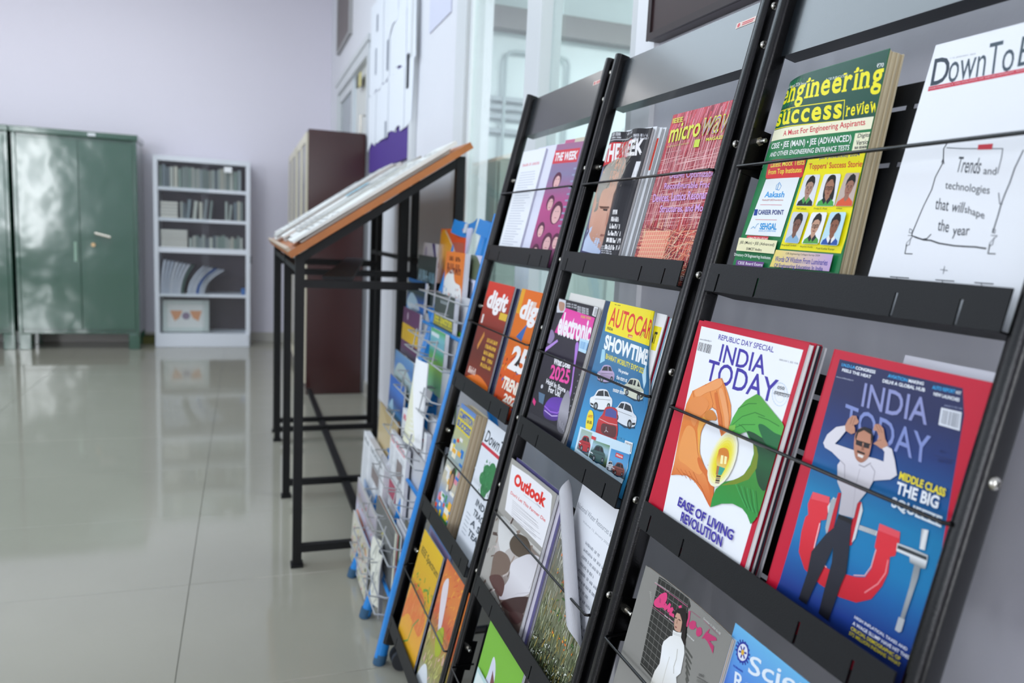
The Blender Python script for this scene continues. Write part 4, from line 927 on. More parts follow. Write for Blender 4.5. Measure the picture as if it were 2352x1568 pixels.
# ---- clamp cover ----------------------------------------------------------------------
def art_it2(S):
    c = K(1770, 790, 2.0146)
    def q(*L): return [c(*p) for p in L]
    T = lambda s, a, b, d, col, **k: S.text(s, c(*a), c(*b), c(*d), col, **k)
    S.fill('#c41734')
    S.poly(q((322, 70), (892, 205), (898, 330), (760, 1160), (660, 1640), (10, 1180), (45, 1090), (110, 870)), '#252a55', ['#232b58', '#1b3f86', '#1a7fb2', '#1f7db4', '#1c3f95', '#141b3f'])
    T('I.N.D.I.A', (330, 102), (392, 116), (333, 88), '#39a9e6', bold=.03); T('CONGRESS', (394, 117), (486, 138), (397, 102), '#eef2f8', bold=.03); T('FEELS THE HEAT', (332, 126), (466, 160), (335, 112), '#eef2f8', bold=.03)
    T('www.indiatoday.in', (305, 156), (384, 174), (307, 147), '#c8cede')
    T('AVIATION', (544, 154), (634, 176), (547, 138), '#39a9e6', bold=.03); T('MAKING', (640, 177), (710, 192), (643, 162), '#eef2f8', bold=.03); T('DELHI A GLOBAL HUB', (520, 178), (716, 222), (523, 162), '#eef2f8', bold=.03)
    T('AUTO REPORT', (750, 208), (856, 230), (753, 191), '#39a9e6', bold=.03); T('HOT', (860, 231), (884, 236), (862, 216), '#eef2f8', bold=.03); T('NEW LAUNCHES', (756, 238), (876, 268), (759, 222), '#eef2f8', bold=.03)
    T('JANUARY 27, 2025  \u20b9100', (806, 290), (888, 306), (808, 280), '#aeb6d6')
    S.poly(q((793, 294), (888, 316), (878, 402), (780, 374)), '#dfe3ea'); S.bars(q((800, 304), (882, 324), (872, 392), (790, 366)), 17, col='#6a6f7c')
    T('INDIA', (422, 288), (726, 376), (440, 180), '#8f95c6', bold=.008); T('TODAY', (336, 395), (735, 565), (352, 275), '#8290c8', bold=.006)
    T('051', (786, 502), (812, 508), (788, 490), '#2a2f5c'); S.line([c(762, 515), c(850, 540)], .0005, '#2a2f5c'); T('22|01|25', (776, 545), (840, 560), (778, 530), '#2a2f5c')
    # clamp behind the man
    r1, r2, r3 = '#e0343f', '#c4202f', '#8e1624'
    S.poly(q((200, 684), (278, 708), (276, 742), (262, 812), (236, 816), (232, 856), (206, 945), (222, 1000), (270, 1040), (330, 1060), (400, 1078), (440, 1080), (470, 1040), (492, 950), (485, 940), (508, 830), (604, 870), (600, 915), (580, 980), (556, 985), (548, 1060), (520, 1120), (470, 1180), (400, 1196), (320, 1170), (230, 1110), (160, 1040), (134, 960), (146, 870), (165, 800), (178, 790), (176, 740)), r1, [r1, '#d52a38', r2])
    S.poly(q((200, 684), (278, 708), (274, 738), (192, 716)), '#ea5560'); S.poly(q((508, 830), (604, 870), (600, 900), (502, 862)), '#ea5560')
    S.line([c(*p) for p in ((232, 830), (206, 940), (214, 985), (262, 1032))], .0013, '#f3c0c4'); S.line([c(*p) for p in ((548, 1000), (536, 1060), (500, 1110), (440, 1150))], .0012, '#f08a90'); S.line([c(*p) for p in ((492, 952), (470, 1030), (440, 1072), (390, 1070))], .0009, '#f3c0c4')
    g1, g2 = '#d4d8da', '#6e7478'
    S.poly(q((268, 752), (296, 708), (308, 720), (300, 780), (270, 782)), g1); S.poly(q((284, 720), (312, 712), (292, 830), (262, 880), (258, 850)), '#aab0b4')
    S.poly(q((318, 688), (332, 690), (290, 880), (266, 884), (290, 790)), r2); S.poly(q((402, 730), (426, 732), (380, 930), (358, 936)), r2); S.poly(q((426, 732), (432, 770), (396, 902), (380, 920)), g1)
    S.poly(q((418, 838), (500, 866), (494, 888), (412, 858)), g1)
    for k in range(9): S.line([c(424+k*8.5, 838+k*3), c(418+k*8.5, 860+k*3)], .0006, g2)
    S.poly(q((592, 920), (660, 945), (735, 978), (732, 1000), (722, 1040), (700, 1038), (650, 1010), (650, 985), (588, 958)), '#b9bec0', ['#e6e9ea', '#777d80']); S.poly(q((596, 930), (730, 985), (729, 1002), (592, 946)), '#3c4144')
    S.poly(q((706, 855), (738, 862), (720, 955), (696, 948)), g1, ['#eef0f0', '#9aa0a3'], ax=(1, 0)); S.poly(q((672, 1020), (700, 1030), (690, 1080), (624, 1275), (606, 1268), (650, 1120)), '#8d9396', ['#a8adb0', '#8b9093']); S.poly(q((600, 1262), (628, 1275), (612, 1330), (600, 1335), (582, 1322)), '#b9bdc0')
    # man, clothes and pose only as printed
    S.poly(q((320, 790), (382, 812), (376, 880), (366, 985), (356, 1060), (330, 1120), (274, 1280), (228, 1246), (262, 1110), (290, 1010), (296, 940), (270, 1000), (220, 1100), (172, 1206), (136, 1180), (176, 1060), (196, 960), (262, 880), (300, 850)), '#2a2d3a', ['#2b2c35', '#15161f'])
    S.poly(q((352, 378), (356, 402), (326, 440), (304, 462), (350, 478), (392, 492), (440, 520), (490, 530), (530, 545), (534, 500), (522, 484), (546, 474), (568, 486), (582, 540), (592, 608), (560, 628), (500, 632), (482, 634), (462, 672), (426, 716), (408, 740), (392, 806), (330, 790), (322, 784), (336, 690), (316, 640), (316, 560), (330, 540), (290, 500), (258, 480), (250, 458), (268, 420), (310, 385)), '#dcd8dc', ['#dedae0', '#c9c4ca', '#b9b4ba'])
    S.line([c(*p) for p in ((416, 560), (440, 570), (470, 552))], .0012, '#a8a2aa'); S.line([c(*p) for p in ((420, 580), (400, 660), (385, 800))], .0006, '#b3adb5'); S.line([c(*p) for p in ((482, 634), (490, 590), (470, 560))], .0008, '#a8a2aa'); S.line([c(*p) for p in ((330, 540), (350, 560), (350, 620))], .0008, '#a8a2aa')
    S.poly(q((322, 788), (386, 812), (380, 834), (318, 806)), '#1d1c20')
    skn = '#c08a70'
    S.poly(q((384, 332), (404, 334), (408, 346), (416, 360), (408, 372), (392, 376), (398, 390), (398, 412), (380, 418), (354, 402), (352, 378), (366, 350)), skn)
    S.poly(q((490, 372), (512, 372), (530, 392), (538, 440), (552, 470), (520, 486), (498, 470), (482, 462), (500, 450), (508, 430), (500, 404), (482, 400), (486, 384)), skn)
    for a, b in (((388, 336), (376, 372)), ((400, 340), (386, 380)), ((496, 376), (512, 410)), ((508, 374), (524, 412)), ((500, 450), (520, 446))): S.line([c(*a), c(*b)], .0005, '#8e5d49')
    S.poly(q((394, 460), (400, 420), (420, 392), (450, 388), (474, 404), (480, 440), (474, 470), (462, 520), (440, 545), (420, 548), (402, 530), (394, 495)), '#b67d62', ['#c48a70', '#a87059'], smooth=True)
    S.poly(q((400, 430), (410, 398), (442, 384), (472, 396), (484, 430), (472, 470), (472, 420), (440, 400), (414, 412), (402, 450)), '#1e1716')
    S.poly(q((404, 446), (434, 456), (432, 478), (402, 466)), '#2a2023'); S.poly(q((440, 458), (468, 466), (464, 486), (438, 480)), '#2a2023'); S.line([c(404, 446), c(470, 466)], .0009, '#120f10')
    S.poly(q((410, 492), (446, 506), (444, 514), (408, 502)), '#2a1d1a'); S.poly(q((412, 508), (440, 518), (434, 530), (412, 520)), '#e9e2dc'); S.poly(q((432, 470), (438, 470), (442, 494), (428, 492)), '#94614c')
    T('MIDDLE CLASS', (602, 626), (815, 710), (610, 590), '#f0dd2c', bold=.035); T('THE BIG', (586, 692), (782, 766), (598, 636), '#eef2f6', bold=.035); T('SQUEEZE', (566, 762), (798, 860), (574, 706), '#dfe8ee', bold=.035)
    for s_, a, b, d, col in (('HIGH INFLATION, TAXES AND', (396, 1272), (640, 1424), (400, 1256), '#e8ebf4'), ('A WAGE SLUMP HAVE HIT THIS', (388, 1298), (648, 1460), (392, 1282), '#e8ebf4'), ('CRUCIAL DEMOGRAPHIC OF', (380, 1322), (608, 1466), (384, 1306), '#f0dd2c'), ('572 MILLION INDIANS. WHAT', (372, 1344), (608, 1494), (376, 1328), '#f0dd2c')): T(s_, a, b, d, col, bold=.02)
mag('magazine', 'blue cover with a man in a red clamp, right of the two-hands cover', (1921, 802), None, TB[1], .008, .006, .003, '#c41734', art_it2, pages=('#e8e8ea', '#b8242f', '#3d7fc4'), np=4, fan=-.004, W=.178, bend=lambda u, v: -.004*u/.178-.024*(u/.178)*(1-v/.28), fit=True)
mag('magazine', 'red magazine behind the blue man-in-clamp cover, its edge showing at left', (1917, 801), (2238, 872), TB[1], .001, -.030, .004, '#c41734', art_plain('#c41734'), pages=('#4a8fd0', '#c41734', '#e8e8ea'), np=3, fan=.002)
mag('magazine', 'blank white magazine at the back, right edge of the blue clamp cover', (2080, 815), (2292, 888), TB[1], -.022, -.022, .004, '#dcdce4', art_plain('#dcdce4'), np=3)
# ---- grey cover with woman ------------------------------------------------------------
def art_out2(S):
    c = K(1380, 1260, 4.523)
    def q(*L): return [c(*p) for p in L]
    T = lambda s, a, b, d, col, **k: S.text(s, c(*a), c(*b), c(*d), col, **k)
    S.fill('#8b8983')
    S.poly(q((588, 285), (720, 370), (870, 490), (895, 590), (870, 640), (862, 900), (700, 1393), (640, 1500), (395, 1200)), '#2f2f2b')
    for k in range(16): S.line([c(588-k*14, 300+k*62), c(870-k*6, 500+k*80)], .0006, '#8a8983')
    for k in range(7): S.line([c(610+k*45, 320+k*30), c(430+k*40, 1180+k*60)], .0006, '#7a7973')
    for k in range(7): S.poly(q((850+k*4, 1010+k*60), (925-k*8, 1120+k*62), (920-k*8, 1140+k*60), (845+k*2, 1040+k*62)), '#55554f')
    pk = '#e0447f'
    S.poly(q((600, 470), (650, 450), (664, 480), (655, 540), (610, 605), (565, 605), (537, 575), (545, 530), (575, 500)), pk, smooth=True); S.poly(q((590, 500), (606, 520), (602, 560), (585, 555)), '#c43a70')
    S.line([c(*p) for p in ((610, 590), (640, 600), (650, 575), (640, 620), (668, 600), (690, 575), (672, 640), (700, 625), (715, 620), (690, 670), (725, 690))], .0040, pk)
    S.line([c(*p) for p in ((780, 600), (800, 595))], .003, pk); S.line([c(*p) for p in ((885, 650), (880, 720), (860, 795))], .0036, '#cf3f74')
    S.poly(q((880, 770), (920, 742), (955, 760), (950, 810), (925, 835), (890, 820)), '#c83d71', smooth=True); S.poly(q((960, 850), (985, 812), (1015, 820), (1020, 880), (985, 908), (962, 890)), '#c83d71', smooth=True)
    S.line([c(*p) for p in ((945, 790), (970, 830))], .002, '#c83d71'); S.poly(q((1020, 930), (1060, 870), (1110, 820), (1090, 870), (1180, 920), (1190, 950), (1110, 955), (1160, 1010), (1150, 1090), (1130, 1040), (1085, 960), (1050, 925)), '#c03a6c')
    S.line([c(550, 352), c(866, 598)], .0005, '#d8739b'); S.line([c(525, 595), c(730, 762)], .0005, '#d8739b'); S.line([c(1040, 740), c(1215, 905)], .0004, '#b8537b'); S.line([c(900, 640), c(1000, 715)], .0004, '#b8537b')
    T('www.outlookindia.com', (550, 350), (680, 446), (555, 336), '#d9d7d2'); T('Read . Think .', (637, 692), (722, 765), (642, 680), '#efefec', bold=.01); T('Understand', (862, 890), (936, 958), (868, 874), '#efefec', bold=.01)
    T('December 11, 2024  Rs 100', (1032, 728), (1226, 896), (1040, 706), '#e2e0dc')
    for k in range(6): S.line([c(500-k*0+k*2, 445+k*20), c(516, 452+k*20)], .0004, '#cfcdc8')
    # woman in white roll-neck coat
    S.poly(q((735, 690), (745, 640), (790, 610), (840, 625), (858, 690), (856, 800), (848, 900), (850, 980), (830, 1050), (812, 930), (810, 830)), '#231c1a', smooth=True)
    S.poly(q((722, 838), (760, 862), (808, 868), (804, 920), (838, 1000), (842, 1080), (822, 1200), (806, 1290), (760, 1330), (770, 1420), (560, 1420), (500, 1390), (540, 1270), (590, 1190), (606, 1080), (612, 1010), (628, 960), (690, 905), (716, 900)), '#e9e9e4', ['#f0f1f0', '#d9d6cc'])
    S.line([c(*p) for p in ((770, 1040), (760, 1140), (735, 1220), (735, 1290))], .0012, '#b5b1a6'); S.line([c(*p) for p in ((690, 1120), (660, 1230), (620, 1390))], .0008, '#c4c0b4'); S.line([c(724, 868), c(806, 895)], .0007, '#c9c9c6'); S.line([c(722, 880), c(804, 908)], .0006, '#c9c9c6')
    S.poly(q((736, 745), (742, 690), (765, 655), (800, 660), (818, 700), (812, 770), (802, 835), (790, 862), (745, 842), (733, 800)), '#c59c86', smooth=True)
    S.poly(q((735, 690), (750, 650), (790, 640), (820, 680), (822, 790), (805, 720), (790, 672), (760, 660), (745, 690), (738, 740)), '#231c1a')
    S.poly(q((742, 706), (762, 712), (760, 722), (742, 716)), '#3a241c'); S.poly(q((776, 722), (800, 738), (798, 748), (776, 734)), '#3a241c'); S.poly(q((740, 796), (762, 808), (758, 822), (742, 812)), '#8c4a46'); S.poly(q((764, 730), (770, 730), (766, 775), (752, 772)), '#a97e68')
    T('050', (1002, 1318), (1060, 1336), (1005, 1290), '#4a4845'); S.line([c(985, 1328), c(1110, 1393)], .0006, '#4a4845'); T('11/12/24', (985, 1378), (1090, 1420), (990, 1350), '#4a4845')
mag('magazine', 'grey cover with a woman in white coat and pink lettering, low in nearest rack', (1484, 1298), (1686, 1446), TB[2], .010, .010, .006, '#8b8983', art_out2, pages=('#e8e8e6', '#c99a3f', '#dcdcda', '#a8a8a6'), np=6, fan=.003, bend=lambda u, v: -.006*math.sin(min(1, u/.2)*math.pi)*(v/.28))
def art_sci(S):
    c = K(1380, 1260, 4.523)
    T = lambda s, a, b, d, col, **k: S.text(s, c(*a), c(*b), c(*d), col, **k)
    S.fill('#6fb9e6', ['#4f7fd6', '#4a4cc4', '#2f2f9c', '#3a3aa8', '#5570cc'])
    for k in range(16):
        a = k*math.tau/16; S.line([c(1478+48*math.cos(a), 1075+84*math.sin(a)+20*math.cos(a)), c(1478+72*math.cos(a), 1075+124*math.sin(a)+28*math.cos(a))], .0020, '#2b3a9c')
    S.ell(c(1478, 1075), .0098, .0112, '#2b3a9c', px=True); S.ell(c(1478, 1075), .0078, .0090, '#dfe4ef', px=True)
    for k in range(6):
        a = k*math.tau/6; S.line([c(1478, 1075), c(1478+36*math.cos(a), 1075+64*math.sin(a)+10*math.cos(a))], .0020, '#3c3f9e')
    S.ell(c(1478, 1075), .0024, .0030, '#e0b23c', px=True)
    T('Science', (1530, 1290), (2560, 1760), (1560, 1100), '#e4eef6', bold=.012); T('Reporter', (1380, 1480), (2100, 1900), (1400, 1270), '#e4eef6', bold=.012)
    T('~NISCAIR', (1380, 1220), (1480, 1290), (1382, 1200), '#3a55b8')
mag('magazine', 'blue science magazine with white letters and a round gear emblem, bottom frame edge', (1690, 1430), None, TB[2], .004, .004, .005, '#5e9fe0', art_sci, W=.195, pages=('#dfe5e8', '#c8d0d4'), np=4, fan=.002)
# ---- middle rack, top tray: red news weekly --------------------------------------------
def art_week(S):
    c = K(1120, 200, 3.267)
    def q(*L): return [c(*p) for p in L]
    T = lambda s, a, b, d, col, **k: S.text(s, c(*a), c(*b), c(*d), col, **k)
    S.fill('#2e2c30')
    S.poly(q((790, 600), (880, 600), (860, 900), (760, 1150), (720, 1150)), '#8c93b2', ['#8790ae', '#5a3c4a'])
    S.poly(q((900, 430), (1098, 392), (1060, 530), (868, 600)), '#d22b33')
    T('THE', (878, 572), (974, 556), (900, 440), '#f3f0f0', bold=.04); T('WEEK', (980, 545), (1150, 505), (1000, 425), '#f3f0f0', bold=.04)
    T('~THE FIVE STATES', (932, 376), (1000, 366), (935, 350), '#d8d8dc', bold=.01); T('~WILDLIFE CRIME', (938, 392), (1000, 384), (940, 380), '#d8d8dc', bold=.01); T('~MONEY TALKS', (1030, 358), (1095, 348), (1033, 338), '#d8d8dc', bold=.01)
    T('~PROFILE OF A NEW', (1108, 380), (1190, 366), (1110, 358), '#cfcfd4'); T('~INDIA IN FUTURE', (1108, 400), (1200, 385), (1110, 384), '#cfcfd4')
    S.poly(q((905, 408), (1100, 372), (1098, 378), (903, 414)), '#c9c9cc')
    # half face of an elderly man, grey hair
    S.poly(q((700, 1240), (720, 1100), (780, 1060), (860, 1200), (870, 1260)), '#3a3a66'); S.poly(q((722, 1230), (760, 1080), (800, 1040), (860, 1240), (840, 1260)), '#b9c7e0')
    S.poly(q((800, 840), (850, 700), (920, 580), (990, 530), (1040, 540), (1050, 600), (1010, 680), (970, 740), (960, 860), (930, 920), (918, 1000), (900, 1040), (890, 1110), (872, 1180), (850, 1222), (810, 1200), (780, 1140), (775, 1050), (790, 940)), '#d9a88e', ['#d8b09a', '#d2a08a', '#b98974'], smooth=True)
    S.poly(q((830, 880), (832, 780), (868, 660), (930, 570), (990, 525), (1045, 535), (1050, 610), (1005, 700), (940, 740), (880, 770), (850, 850), (835, 920), (812, 940)), '#9d978c', ['#b5b0a6', '#8a8378'], smooth=True)
    S.streaks((.28, .62, .72, .92), ['#c4bfb4', '#7d776c', '#a8a296'], 60, .0012, .022, 60, seed=4)
    S.poly(q((845, 895), (900, 890), (905, 905), (850, 912)), '#6b4a3c'); S.poly(q((862, 912), (890, 910), (885, 925), (862, 924)), '#332420'); S.poly(q((838, 1098), (885, 1108), (880, 1122), (830, 1114)), '#8b5448'); S.poly(q((888, 930), (912, 1000), (900, 1045), (872, 1040)), '#bd8570')
    S.poly(q((870, 1240), (905, 1040), (940, 800), (985, 740), (1060, 640), (1150, 480), (1230, 300), (1010, 1300)), '#2b2a2f')
    for i, s_ in enumerate(('~THE', '~TRADE', '~RAMP', '~RAGE', '~POWER', '~UNLEA')): T(s_, (952-12*i, 960+52*i), (980+2*i, 958+52*i), (958-12*i, 925+52*i), '#eceaea', bold=.05)
    for i in range(4): T('~what it means now', (868, 1202+16*i), (925, 1206+16*i), (870, 1192+16*i), '#cfcfd4', bold=.01)
    S.poly(q((1112, 556), (1140, 552), (1098, 690), (1070, 695)), '#e8e8ea'); S.bars(q((1116, 568), (1136, 565), (1100, 680), (1080, 682)), 9)
mag('magazine', 'news weekly with an elderly white-haired face, top tray of the middle rack, left', (1406, 306), (1500, 282), TB[0], .008, -.003, .004, '#2e2c30', art_week, pages=('#e8e6e4', '#cfcfd0'), np=4, fan=.0, bend=lambda u, v: .004*math.sin(u*90))
for i, (a, b, n0, lab) in enumerate((((1440, 300), (1512, 283), -.006, 'white magazine edge just behind the elderly face news weekly'), ((1460, 300), (1524, 284), -.012, 'pale magazine with red strip, behind the news weekly, before the red circuit cover'), ((1470, 300), (1534, 284), -.018, 'rearmost white magazine between the news weekly and red circuit cover'))):
    def art_b(S, i=i):
        S.fill('#eceff2'); 
        if i == 1: S.frect(.9, .72, .985, .93, '#d6402c')
        S.frect(.80, .60, .9, .72, '#f6f6f6')
    mag('magazine', lab, a, b, TB[0], n0+.004, n0-.006, .005, '#eceff2', art_b, pages=('#f1f1f0', '#c5cfcf', '#e2dfe0', '#b9bfc2'), np=5, fan=.003)
# ---- red circuit cover ----------------------------------------------------------------
def art_ieee(S):
    c = K(1120, 200, 3.267)
    def q(*L): return [c(*p) for p in L]
    T = lambda s, a, b, d, col, **k: S.text(s, c(*a), c(*b), c(*d), col, **k)
    S.fill('#b63a48', ['#c74a50', '#d8656a', '#c94a52', '#7d2438'])
    S.streaks((0, .78, 1, 1), ['#d43a48', '#a02a3c', '#e0788a', '#8c2335', '#c85868'], 150, .004, .06, 78, .15, 5)
    S.streaks((0, .28, 1, .80), ['#e6a2a6', '#c9606a', '#b04552', '#f0c2c0', '#a83a4a', '#d88088'], 420, .0011, .10, 88, .04, 6)
    S.streaks((0, .30, 1, .75), ['#f4c9c6', '#eeb0ae'], 60, .0006, .12, 2, .05, 7)
    S.streaks((0, .0, 1, .32), ['#f3a08c', '#e05a50', '#c03a44', '#f6c8a6'], 260, .0010, .05, 89, .1, 8)
    S.streaks((0, .0, 1, .32), ['#f6b79c', '#e87060', '#8a2a38'], 200, .0009, .06, 0, .2, 9)
    S.fpoly([(.06, .04), (.50, .06), (.52, .30), (.10, .30)], '#ee8d78'); 
    for k in range(12): S.line([(.06+k*.038, .04), (.10+k*.037, .30)], .0010, '#fbe3b6', px=False)
    for k in range(11): S.line([(.06, .05+k*.024), (.51, .06+k*.024)], .0009, '#f8d2a8', px=False)
    S.streaks((.5, .0, 1, .3), ['#fbd8b8', '#f28c6c'], 70, .0009, .04, 40, .9, 10)
    ye = '#dfe04a'
    T('IEEE', (1395, 276), (1472, 262), (1400, 240), ye, bold=.02)
    T('micro', (1362, 424), (1592, 372), (1392, 290), ye, bold=.018); T('wave', (1592, 372), (1850, 330), (1640, 232), ye, bold=.012); T('wave', (1598, 367), (1846, 327), (1643, 240), '#a068ae', bold=-.016)
    T('MAGAZINE', (1645, 410), (1815, 384), (1650, 384), ye, bold=.02); T('for the Microwave & Wireless Engineer', (1350, 462), (1520, 430), (1353, 446), '#cfcf6a'); S.poly(q((1565, 398), (1605, 392), (1592, 452), (1552, 456)), '#c9d93a')
    T('Volume 26 \u2022 Number 1 \u2022 January 2025', (1342, 500), (1460, 482), (1344, 490), '#ead0d0')
    la = '#dca9e6'
    T('Design Optimization', (1372, 702), (1735, 690), (1380, 640), la, bold=.02); T('Reconfigurable Fractal', (1330, 782), (1722, 772), (1338, 722), la, bold=.02); T('Devices, Lattice Resonance', (1244, 878), (1700, 850), (1254, 806), la, bold=.02); T('Structures, and More', (1296, 952), (1662, 945), (1306, 890), la, bold=.02)
    T('EL', (1455, 1452), (1492, 1456), (1460, 1420), '#f0eeee', bold=.02)
mag('magazine', 'red technical journal with glowing circuit streaks, top tray of the middle rack', (1547, 264), None, TB[0], -.004, -.004, .005, '#b63a48', art_ieee, W=.185, pages=('#e8e6e4', '#d9d4d4'), np=4)
# ---- middle rack, second tray ----------------------------------------------------------
def art_elec(S):
    c = K(1040, 620, 3.075)
    def q(*L): return [c(*p) for p in L]
    T = lambda s, a, b, d, col, **k: S.text(s, c(*a), c(*b), c(*d), col, **k)
    S.fill('#1f1c24', ['#2a2630', '#231a2e', '#15131a', '#1b1724', '#101014'])
    S.poly(q((740, 200), (800, 215), (795, 300), (735, 300)), '#cfd0d6'); S.poly(q((752, 225), (790, 235), (786, 280), (765, 290), (752, 270)), '#b58a74', smooth=True)
    for i in range(2): T('~FUTURE OF TECH', (805, 242+i*18), (875, 256+i*18), (806, 230+i*18), '#c8c8cc', bold=.02)
    for i in range(3): T('~industry leaders speak', (880, 266+i*16), (960, 286+i*16), (882, 252+i*16), '#c8c8cc', bold=.01)
    S.poly(q((1000, 258), (1040, 266), (1012, 332), (985, 320)), '#e9e9ea'); S.bars(q((1006, 268), (1030, 273), (1012, 326), (994, 320)), 7)
    S.poly(q((800, 268), (1005, 338), (960, 520), (720, 440)), '#e63fa0', ['#ea50aa', '#dd2f92'])
    T('electronics', (735, 455), (985, 540), (765, 290), '#f6eef4', bold=.04); T('FOR YOU', (905, 338), (975, 352), (908, 320), '#d8c23a', bold=.03)
    S.poly(q((900, 480), (968, 502), (950, 595), (888, 570)), '#bfe0f4'); S.bars(q((905, 500), (962, 518), (948, 570), (896, 550)), 8, col='#3c8ecb')
    S.poly(q((640, 560), (740, 490), (745, 505), (650, 580)), '#b58ad8'); S.poly(q((655, 470), (700, 420), (720, 470), (690, 520), (660, 500)), '#8c7aa0', smooth=True)
    S.poly(q((870, 520), (890, 530), (862, 700), (840, 860), (810, 960), (800, 940), (835, 820), (858, 640)), '#b27bd6', smooth=True)
    S.poly(q((700, 900), (790, 910), (800, 960), (740, 1060), (650, 1040), (650, 960)), '#5a2f9c', ['#6a3ab0', '#3a1f6c'], smooth=True); S.line([c(*p) for p in ((650, 960), (690, 1000), (740, 1010), (800, 950))], .0022, '#a36be0'); S.line([c(*p) for p in ((650, 990), (700, 1030), (740, 1030))], .0016, '#d9c2f2')
    S.poly(q((740, 1120), (760, 960), (810, 850), (830, 900), (820, 1000), (800, 1150)), '#8d8994', ['#a9a6b0', '#4a4852'], smooth=True)
    for k in range(12): S.line([c(745+k*6, 1040+k*8), c(752+k*5, 1100+k*6)], .0009, '#c9c7cf' if k % 2 else '#55525e')
    T('What Does', (710, 665), (828, 700), (722, 616), '#f2f0f4', bold=.04); T('2025', (684, 765), (820, 810), (700, 665), '#f04aa4', bold=.03); T('Hold In Store', (660, 800), (795, 868), (668, 765), '#f2f0f4', bold=.03); T('For Us?', (676, 860), (760, 900), (684, 815), '#f2f0f4', bold=.03)
    S.ell(c(632, 822), .004, .004, '#c9c9d0', px=True); S.poly(q((610, 860), (655, 880), (640, 950), (610, 930)), '#55708a'); S.poly(q((575, 900), (590, 930), (580, 960), (565, 930)), '#d8307c')
    for k in range(9): T('~news', (905-k*12, 700+k*44), (925-k*12, 706+k*44), (908-k*12, 690+k*44), '#b9b7bd', bold=.03)
mag('magazine', 'dark electronics magazine with pink title band, middle rack second tray', (1285, 684), (1375, 706), TB[1], .009, -.010, .005, '#1f1c24', art_elec, pages=('#e6e4e0', '#cfcdc9', '#f0efec'), np=6, fan=.004, bend=lambda u, v: .010*max(0, 1-v/.05)**2 if v < .05 else 0)
mag('magazine', 'black-bottomed issue showing below the pink-titled electronics cover', (1283, 690), (1372, 708), TB[1], .003, -.016, .003, '#141317', art_plain('#141317'), pages=('#e6e4e0',), np=2)
mag('book', 'thick cream paged volume standing behind the pink-titled electronics magazine', (1311, 672), (1391, 688), TB[1], -.008, -.018, .012, '#e9e6e0', art_plain('#e9e6e0'), pages=('#e2ddd2', '#d4cfc4'), np=5, cat='book', fan=.002)
mag('magazine', 'dark blue covered issue leaning behind the yellow-titled car magazine', (1392, 690), (1420, 697), TB[1], -.004, -.012, .004, '#1f3b5e', art_plain('#1f3b5e'), pages=('#d8dadc', '#3a4a60'), np=4, fan=.003)
def car(S, q, col, glass='#20242a', flip=False, dark='#15161a'):
    m0 = quadmap(q); m = (lambda a, b: m0(1-a, b)) if flip else m0
    def P(L): return [m(*p) for p in L]
    S.poly(P([(.06, .88), (.5, 1.0), (.98, .86), (.9, .8), (.1, .8)]), '#123a55')
    S.poly(P([(.02, .62), (.04, .46), (.18, .36), (.30, .12), (.48, .05), (.72, .08), (.86, .30), (.97, .42), (.99, .66), (.92, .82), (.6, .9), (.3, .9), (.08, .80)]), col, smooth=True)
    S.poly(P([(.24, .36), (.34, .15), (.56, .10), (.60, .34)]), glass); S.poly(P([(.63, .33), (.60, .11), (.74, .13), (.84, .33)]), glass)
    for a, b, r in ((.30, .80, .13), (.85, .72, .10)):
        S.poly(P([(a+r*.75*math.cos(k*math.tau/10), b+r*1.35*math.sin(k*math.tau/10)) for k in range(10)]), dark); S.poly(P([(a+r*.4*math.cos(k*math.tau/8), b+r*.75*math.sin(k*math.tau/8)) for k in range(8)]), '#8f959b')
    S.poly(P([(.03, .52), (.20, .56), (.18, .60), (.03, .57)]), '#f2f4f6'); S.poly(P([(.05, .68), (.20, .72), (.19, .80), (.07, .76)]), dark); S.line([m(.24, .50), m(.9, .46)], .0005, dark)
